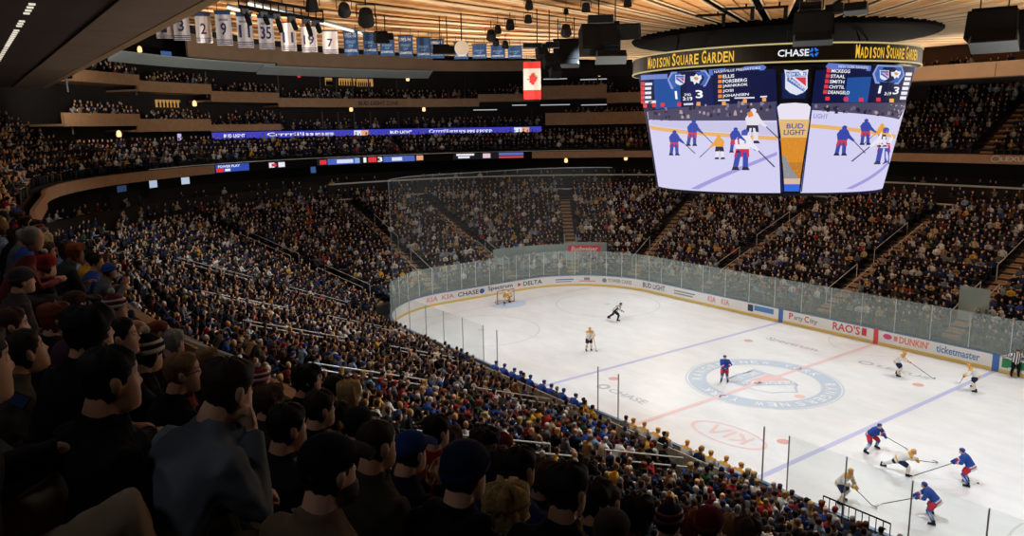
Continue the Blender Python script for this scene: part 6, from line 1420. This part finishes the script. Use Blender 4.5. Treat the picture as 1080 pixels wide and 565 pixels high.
# ---- the nearest of the other spectators, each one for itself
def low_pose(key):
    k = ('low', key)
    if k in MESHES: return MESHES[k]
    D = (seat_sk(.08, 0, 0, 'lap'), seat_sk(.12, .5, 0, 'lap'), seat_sk(.16, -.45, .05, 'lap'), seat_sk(.5, .1, -.1, 'knees', hp=.3), seat_sk(.2, .1, 0, 'clap'), seat_sk(.3, .3, .2, 'lap'))
    MESHES[k] = make_person_meshes(D[key], .02, .026, 0, 1); return MESHES[k]
NEAR_AIS = [a for _, a in AIS]; UP_AIS = (17.82 + 18, 17.82 + 29, 17.82 + 40, -17.82 - 8, -17.82 - 24, -17.82 - 38, 14.0)
def seats_of(rows, s_ranges, aisles, pitch=.56, back=.47, half=.85, keep=None):
    for i, (d, z) in enumerate(rows):
        for sa, sb in s_ranges:
            s = sa + (i % 2) * .2
            while s < sb:
                a = abs(s); dd = d + bulge(s) if d > 22 else d
                step = pitch * (8.53 / (8.53 + dd) if (4.42 <= a < 17.82 or 61.72 <= a < 75.1) else 1.0)
                s += step
                if any(abs(s - q) < half * (8.53 / (8.53 + dd) if (4.42 <= a < 17.82) else 1) for q in aisles): continue
                if keep and not keep(i, d, s): continue
                q = P(d + back, s, z); n = Nrm(s)
                yield q, math.atan2(-n.y, -n.x) - PI / 2, s, i
cand = []
def visible(q):
    x, y, z = proj(q + Vector((0, 0, 1.1))); x2, y2, _ = proj(q)
    return z > 1 and -25 < x < 1105 and y < 600 and y2 > -10, x, y, z
def keep_low(i, d, s):
    if inbench(s) and i < 2: return False
    return True
for q, rz, s, i in seats_of(ROWS_L, ((-66, 56),), NEAR_AIS, keep=keep_low):
    v, x, y, z = visible(q)
    if v: cand.append((z, q, rz, s, i, 'L', x, y))
for q, rz, s, i in seats_of(ROWS_U, ((-68, END_S0), (END_S1, 62)), UP_AIS):
    v, x, y, z = visible(q)
    if v and z > 5.2: cand.append((z, q, rz, s, i, 'U', x, y))
for q, rz, s, i in seats_of(ROWS_U[:4], ((END_S0, END_S1),), UP_AIS):
    v, x, y, z = visible(q)
    if v: cand.append((z, q, rz, s, i, 'E', x, y))
# keep clear of the people placed one by one, and of the view between them
hp = [(proj(q_)[0], proj(q_)[1], proj(q_)[2], Vector((o_.location.x, o_.location.y))) for q_, o_ in NAMED]
def clear(c):
    z, q, rz, s, i, kd, x, y = c
    if kd == 'U' and z < 24:
        if any((Vector((q.x, q.y)) - h[3]).length < .5 for h in hp): return False
        if z < 11 and (x > 60 or y > 420): return False
        if z < 18 and x > 150 and y > 330: return False
        for hx, hy, hz, _ in hp:
            if z < hz + .6 and abs(x - hx) < 22 and abs(y - hy) < 26: return False
    return True
cand = [c for c in cand if clear(c) and rng.random() < (.95 if c[5] == 'L' else .93)]
cand.sort(key=lambda c: c[0])
# how much of each is open to view: a spectator low behind the near heads is not counted among the nearest
def shown(c):
    z, q, rz, s, i, kd, x, y = c
    if kd != 'L' or z > 40: return 0 < x < 1080 and -5 < y < 560
    lim = np.interp(x, [0, 60, 150, 260, 330, 420, 500, 560, 640, 700, 760, 830, 900, 1000], [250, 300, 330, 372, 390, 430, 450, 470, 480, 510, 530, 545, 565, 600])
    return 0 < x < 1080 and -5 < y < lim + 2
near, rest = [], []
for c in cand: (near if len(near) < 300 - len(NAMED) - 2 and shown(c) else rest).append(c)
COLN = [('navy', '#1b2440'), ('black', '#141418'), ('grey', '#5c6066'), ('blue', '#2b4c9a'), ('white', '#cfcdc9'), ('red', '#9a2a2e'), ('brown', '#54402f'), ('tan', '#96805f'), ('olive', '#4a4c34'), ('maroon', '#5a2028'), ('light blue', '#7f9fc4'), ('yellow', '#c9982e'), ('charcoal', '#2c2e33'), ('green', '#2f4f3c')]
HRN = [('short black hair', ('short', 'black')), ('short brown hair', ('short', 'brown')), ('long dark hair', ('long', 'dark')), ('long blond hair', ('long', 'blond')), ('grey hair', ('short', 'grey')), ('a bald head', None), ('a blue cap', ('cap', '#24407e')), ('a black cap', ('cap', '#15151a')), ('a red beanie', ('beanie', '#8a2428')), ('a grey beanie', ('beanie', '#55565c')), ('thick brown hair', ('full', 'brown')), ('white hair', ('buzz', 'white')), ('a navy pompom hat', ('pom', '#1c2748')), ('red hair', ('full', 'red')), ('a blue beanie', ('beanie', '#2b4c96'))]
GAR = ['coat', 'jersey', 'hooded top', 'shirt']
combos = [(c, h, g) for c in range(len(COLN)) for h in range(len(HRN)) for g in range(2)]
wts = np.array([[5, 6, 3, 4, 2, 1.5, 1.5, 1.5, .8, .8, .8, .5, 3, .5][c] * [4, 4, 3, 2, 2, 1.5, 1.5, 1.5, 1, 1, 3, 1.2, 1, 1, 1][h] for c, h, g in combos]); order = rng.choice(len(combos), len(near), replace=False, p=wts / wts.sum())
for c, k in zip(near, order):
    z, q, rz, s, i, kd, x, y = c; ci, hi, gi = combos[k]; cn, cc = COLN[ci]; hn, hh = HRN[hi]; g = GAR[gi]
    if hh and hh[0] in ('cap', 'beanie', 'pom'): hair, hatc = (hh[0], 'dark'), hh[1]
    else: hair, hatc = hh, '#222'
    row = ('front', 'second', 'third', 'fourth', 'fifth', 'sixth', 'seventh', 'eighth', 'ninth', 'tenth', 'eleventh', 'twelfth', 'thirteenth', '14th', '15th', '16th', '17th', '18th', '19th', '20th', '21st', '22nd')[i]
    key = int(rng.integers(0, 6)); j = .2 * float(rng.normal())
    lab = 'spectator with %s in a %s %s, %s row, %s' % (hn, cn, g, row, {'U': 'upper left stand', 'L': 'near lower stand', 'E': 'far upper stand'}[kd])
    me = low_pose(key); o = assemble(me, ('low', key), q, rz + j, lab, cc, random.choice(['#1b1c22', '#24304a', '#3a342c', '#2a2b30']), SKINS[int(rng.integers(0, 6))], hair, hatc, '#cfcac6', 'spectators in the stands', scale=float(rng.uniform(.95, 1.05)))
    if gi == 1 and ci in (0, 3, 5, 4, 11):
        for sh, el, wr in me['info']['arms']:
            mb = MB(); a, b = sh.lerp(el, .35), sh.lerp(el, .7); mb.tube([a, b], [.079, .076], 10); setc(link('sleeve_stripe', mb.mesh('sleeve_stripe', M_CLOTH, True), o), '#b9b5b2' if ci != 4 else '#9a2a2e')
    SEATS.append((Vector(q), rz))

# ---- everybody further off: one mass of seated figures, every one with its own colours
def crowd_template(var, n):
    mb = MB(); pid = []
    def mark(p): pid.extend([p] * (len(mb.v) - len(pid)))
    ln = (.06, .3, .5, .16)[var]; S = Vector((0, math.sin(ln), math.cos(ln))); H = Vector((0, 0, .52)); hs = random.Random(var)
    def ring(t, rx, ry, m): q = H + S * t; return [q + Vector((rx * math.cos(a), ry * math.sin(a) * .95, 0)) for a in np.linspace(0, 2 * PI, m, endpoint=False)]
    mb.rings([ring(-.06, .18, .14, n), ring(.15, .17, .13, n), ring(.42, .2, .13, n), ring(.53, .15, .1, n), ring(.58, .06, .06, n)]); mark(0)
    hc = H + S * .58 + Vector((0, .04 + ln * .05, .16)); m = n + 1 if n > 5 else n
    mb.rings([[hc + Vector((r * math.cos(a), r * 1.2 * math.sin(a), z)) for a in np.linspace(0, 2 * PI, m, endpoint=False)] for r, z in ((.045, -.12), (.068, -.06), (.077, .02), (.06, .09), (.02, .12))]); mark(1)
    hb = [[hc + Vector((r * math.cos(a), r * 1.15 * math.sin(a) - .022, z)) for a in np.linspace(0, 2 * PI, m, endpoint=False)] for r, z in ((.07, -.05), (.084, .02), (.074, .095), (.03, .135))]; mb.rings(hb); mark(2)
    hands = (((-.1, .3, .68), (.1, .3, .68)), ((-.06, .48, .72), (.06, .48, .72)), ((-.05, .5, .74), (.05, .5, .74)), ((-.05, .3, .98), (.05, .3, .98)))[var]
    for sd in (0, 1):
        sg = sd * 2 - 1; sh = H + S * .48 + Vector((sg * .2, 0, 0)); hd = Vector(hands[sd]); el = (sh + hd) / 2 + Vector((sg * .12, -.08, -.12))
        mb.tube([sh, el, hd], [.06, .05, .035], 4); mark(0); mb.tube([hd, hd + (hd - el).normalized() * .1], [.035, .03], 4); mark(1)
    if n > 5:
        for sg in (-1, 1): mb.tube([Vector((sg * .1, .05, .52)), Vector((sg * .12, .45, .54)), Vector((sg * .12, .43, .06))], [.095, .075, .055], 4); mark(3)
    else:
        mb.box((0, .25, .5), (.36, .45, .14)); mark(3)
    F4 = [f if len(f) == 4 else f for f in mb.f]
    return np.array([tuple(v) for v in mb.v]), mb.f, np.array(pid)
TPL = {(v, n): crowd_template(v, n) for v in range(4) for n in (7, 5)}
LINP = lambda L: np.array([rgb(h) for h in L])
TOPC = LINP(['#12131a', '#17182b', '#1b2547', '#222f50', '#34487c', '#4d5258', '#7b7f84', '#b9b7b2', '#d6d4cf', '#6f2a2c', '#a23a3c', '#5a452f', '#8f7a58', '#b59c74', '#c9942a', '#3c4a3c', '#8296ae', '#2a2c31', '#1a1a1e', '#3a3f48']); TOPW = np.array([15, 13, 9, 4.5, 2.4, 5, 4, 5, 5.5, 1.2, .9, 3, 2.6, 2.2, 1.0, 1.2, 2.2, 13, 13, 6]); TOPW = TOPW / TOPW.sum()
HAIRL = LINP(['#15110f', '#241a14', '#3a281b', '#5a4028', '#84673f', '#a98a58', '#8a8783', '#c6c2bd', '#23365e', '#1a1b20', '#6a2a2c', '#c99f76', '#d8d4ce']); HAIRW = np.array([12, 12, 9, 6, 3.5, 2.5, 3.5, 2, 2.5, 5, 1, 3, 1.5]); HAIRW = HAIRW / HAIRW.sum()
SKL = LINP(['#d9a98a', '#cf9c7a', '#e0b59a', '#b8835f', '#8a5c42']); LEGL = LINP(['#15161c', '#1d2740', '#2b2c31', '#3c352d', '#57524a'])
V, Fc, Cc, nv = [], [], [], 0
def crowd_add(q, rz, z):
    global nv
    n = 7 if z < 62 else 5; vs, fs, pid = TPL[(int(rng.integers(0, 4)), n)]
    a = rz + .25 * rng.normal(); k = rng.uniform(.93, 1.07); c, s_ = math.cos(a) * k, math.sin(a) * k
    w_ = np.empty_like(vs); w_[:, 0] = vs[:, 0] * c - vs[:, 1] * s_ + q.x; w_[:, 1] = vs[:, 0] * s_ + vs[:, 1] * c + q.y; w_[:, 2] = vs[:, 2] * k + q.z
    col = np.stack([TOPC[rng.choice(len(TOPC), p=TOPW)], SKL[rng.choice(5, p=[.3, .25, .2, .15, .1])], HAIRL[rng.choice(len(HAIRL), p=HAIRW)], LEGL[rng.integers(0, 5)]])
    V.append(w_); Cc.append(col[pid]); Fc.extend([tuple(i + nv for i in f) for f in fs]); nv += len(vs)
for c in rest: crowd_add(c[1], c[2], c[0])
# people in the suites of the far end and under the balcony
def suite_people(d, z, sa, sb, gap, p):
    s = sa
    while s < sb:
        s += gap * rng.uniform(.7, 1.5) * (8.53 / (8.53 + d) if 4.42 < abs(s) < 17.8 else 1)
        if rng.random() < p:
            q = P(d, s, z); v, x, y, zz = visible(q)
            if v: n = Nrm(s); crowd_add(q, math.atan2(-n.y, -n.x) - PI / 2, zz)
for sa, sb, zt, zb in BAL:
    for k in range(3): suite_people(T_D + .45 + .9 * k, zb + .2 + .32 * k, sa + .35 * k + .2, sb, .6, .85)
suite_people(T_D + .8, 15.1, f1(225), f1(570), .6, .8); suite_people(T_D + 1.7, 15.5, f1(225), f1(570), .6, .8)
for k in range(2): suite_people(21.4 + 1.0 * k, 7.75 + .3 * k, -60, 60, .8, .6)
suite_people(25.5, 8.6, -60, 60, .8, .55)
for x in np.arange(-38, 40, .62):
    if rng.random() < .75: crowd_add(Vector((x, 33.6, 19.35)), PI, 80)
    if rng.random() < .5: crowd_add(Vector((x, 34.6, 19.7)), PI, 80)
me = bpy.data.meshes.new('crowd'); me.from_pydata(np.concatenate(V), [], Fc); me.materials.append(M_CLOTHV)
ca = me.color_attributes.new('Col', 'FLOAT_COLOR', 'POINT'); cc = np.ones((nv, 4)); cc[:, :3] = np.concatenate(Cc); ca.data.foreach_set('color', cc.ravel()); me.polygons.foreach_set('use_smooth', [True] * len(me.polygons)); me.update()
cr = link('crowd', me); tag(cr, 'mass of seated spectators filling the stands all round the rink', 'crowd', None, 'stuff')
# seats behind and under the people
sv, sf = [], []; SB_ = MB(); SB_.box((0, 0, .42), (.48, .44, .07)); SB_.box((0, -.26, .62), (.48, .05, .42)); SB_.box((0, -.05, .2), (.07, .3, .4)); tv = np.array(SB_.v)
for q, rz in SEATS + [(c[1], c[2]) for c in rest if c[0] < 70]:
    c, s_ = math.cos(rz), math.sin(rz); w_ = tv.copy(); w_[:, 0] = tv[:, 0] * c - tv[:, 1] * s_ + q.x; w_[:, 1] = tv[:, 0] * s_ + tv[:, 1] * c + q.y; w_[:, 2] = tv[:, 2] + q.z
    o_ = len(sv) * len(tv); sv.append(w_); sf.extend([tuple(i + o_ for i in f) for f in SB_.f])
me = bpy.data.meshes.new('stadium_seating'); me.from_pydata(np.concatenate(sv), [], sf); me.materials.append(mat('dark blue seat plastic', '#14161f', .5)); so = link('stadium_seating', me); tag(so, 'rows of dark seats under the spectators in all the stands', 'seating', None, 'stuff')
print('people', len(near), len(NAMED), len(rest), nv)
# ---- handrails
def rail(label, pts, r=.024, posts=True, drop=.95):
    pts = [Vector(p) for p in pts]; th = thing('handrail', label, 'handrail', pts[0] - Vector((0, 0, drop))); o_ = th.location.copy(); mb = MB(); mb.tube([p - o_ for p in pts], r, 7); mb.build('rail', M_STEEL, th)
    for p in (pts[0], pts[-1]) if posts else (): mb = MB(); mb.tube([p - o_, p - o_ - Vector((0, 0, drop))], r, 7); mb.build('post', M_STEEL, th)
def px_rail(label, *pp): rail(label, [at_d(x, y, D) for x, y, D in pp])
px_rail('long bare handrail at the left, in front of the brown cap and banded hat', (12, 301, 11.5), (60, 316, 9.6), (88, 324, 8.9), (95, 330, 8.8))
px_rail('handrail leading down at the left, right of the glasses and red scarf', (186, 355, 9.5), (222, 368, 8.6), (248, 377, 8.2), (252, 384, 8.1))
px_rail('short handrail high at the left frame edge', (0, 260, 16), (34, 270, 14.5))
SIDE = ['near side', 'far side']
ordn = ('first', 'second', 'third', 'fourth', 'fifth')
for k, (nm, s) in enumerate(AIS):
    far = s > 0
    for h, (i0, i1) in enumerate(((2, 7), (10, 16))):
        if far and h == 1 and abs(s) < 17: continue
        for sd in (-.62, .62):
            kk = 8.53 / (8.53 + ROWS_L[i0][0]) if 4.42 < abs(s) < 17.8 else 1
            a = P(ROWS_L[i0][0], s + sd * kk, ROWS_L[i0][1] + .95); b = P(ROWS_L[i1][0], s + sd * (8.53 / (8.53 + ROWS_L[i1][0]) if kk < 1 else 1), ROWS_L[i1][1] + .95); m = a.lerp(b, .5)
            v, x, y, z = visible(m - Vector((0, 0, 1)))
            if not v or not (0 < x < 1080 and y < 545): continue
            rail('%s handrail, %s part of the %s %s aisle stair' % ('left' if sd < 0 else 'right', 'lower' if h == 0 else 'upper', nm + ',', '%s from the far end' % ordn[[q for q, (n2, _) in enumerate(AIS) if n2 == nm].index(k)]), [a - Vector((0, 0, .25)), a, b, b - Vector((0, 0, .4))], .03)
# low fence at the right end of the near front row
fa, fb = at_z(860, 545, 1.9), at_z(925, 551, 1.9)
th = thing('fence', 'black barred fence at the bottom edge, right of the front row', 'fence', (13.7, -14.15, .7)); mb = MB(); mb.tube([(-.9, 0, 1.5), (1.6, 0, 1.5)], .03, 6); mb.tube([(-.9, 0, .6), (1.6, 0, .6)], .03, 6); mb.build('fence_rail', M_BLACK, th)
for k in range(11): mb = MB(); mb.tube([(-.9 + .25 * k, 0, .5), (-.9 + .25 * k, 0, 1.5)], .018, 5); mb.build('bar', M_BLACK, th)
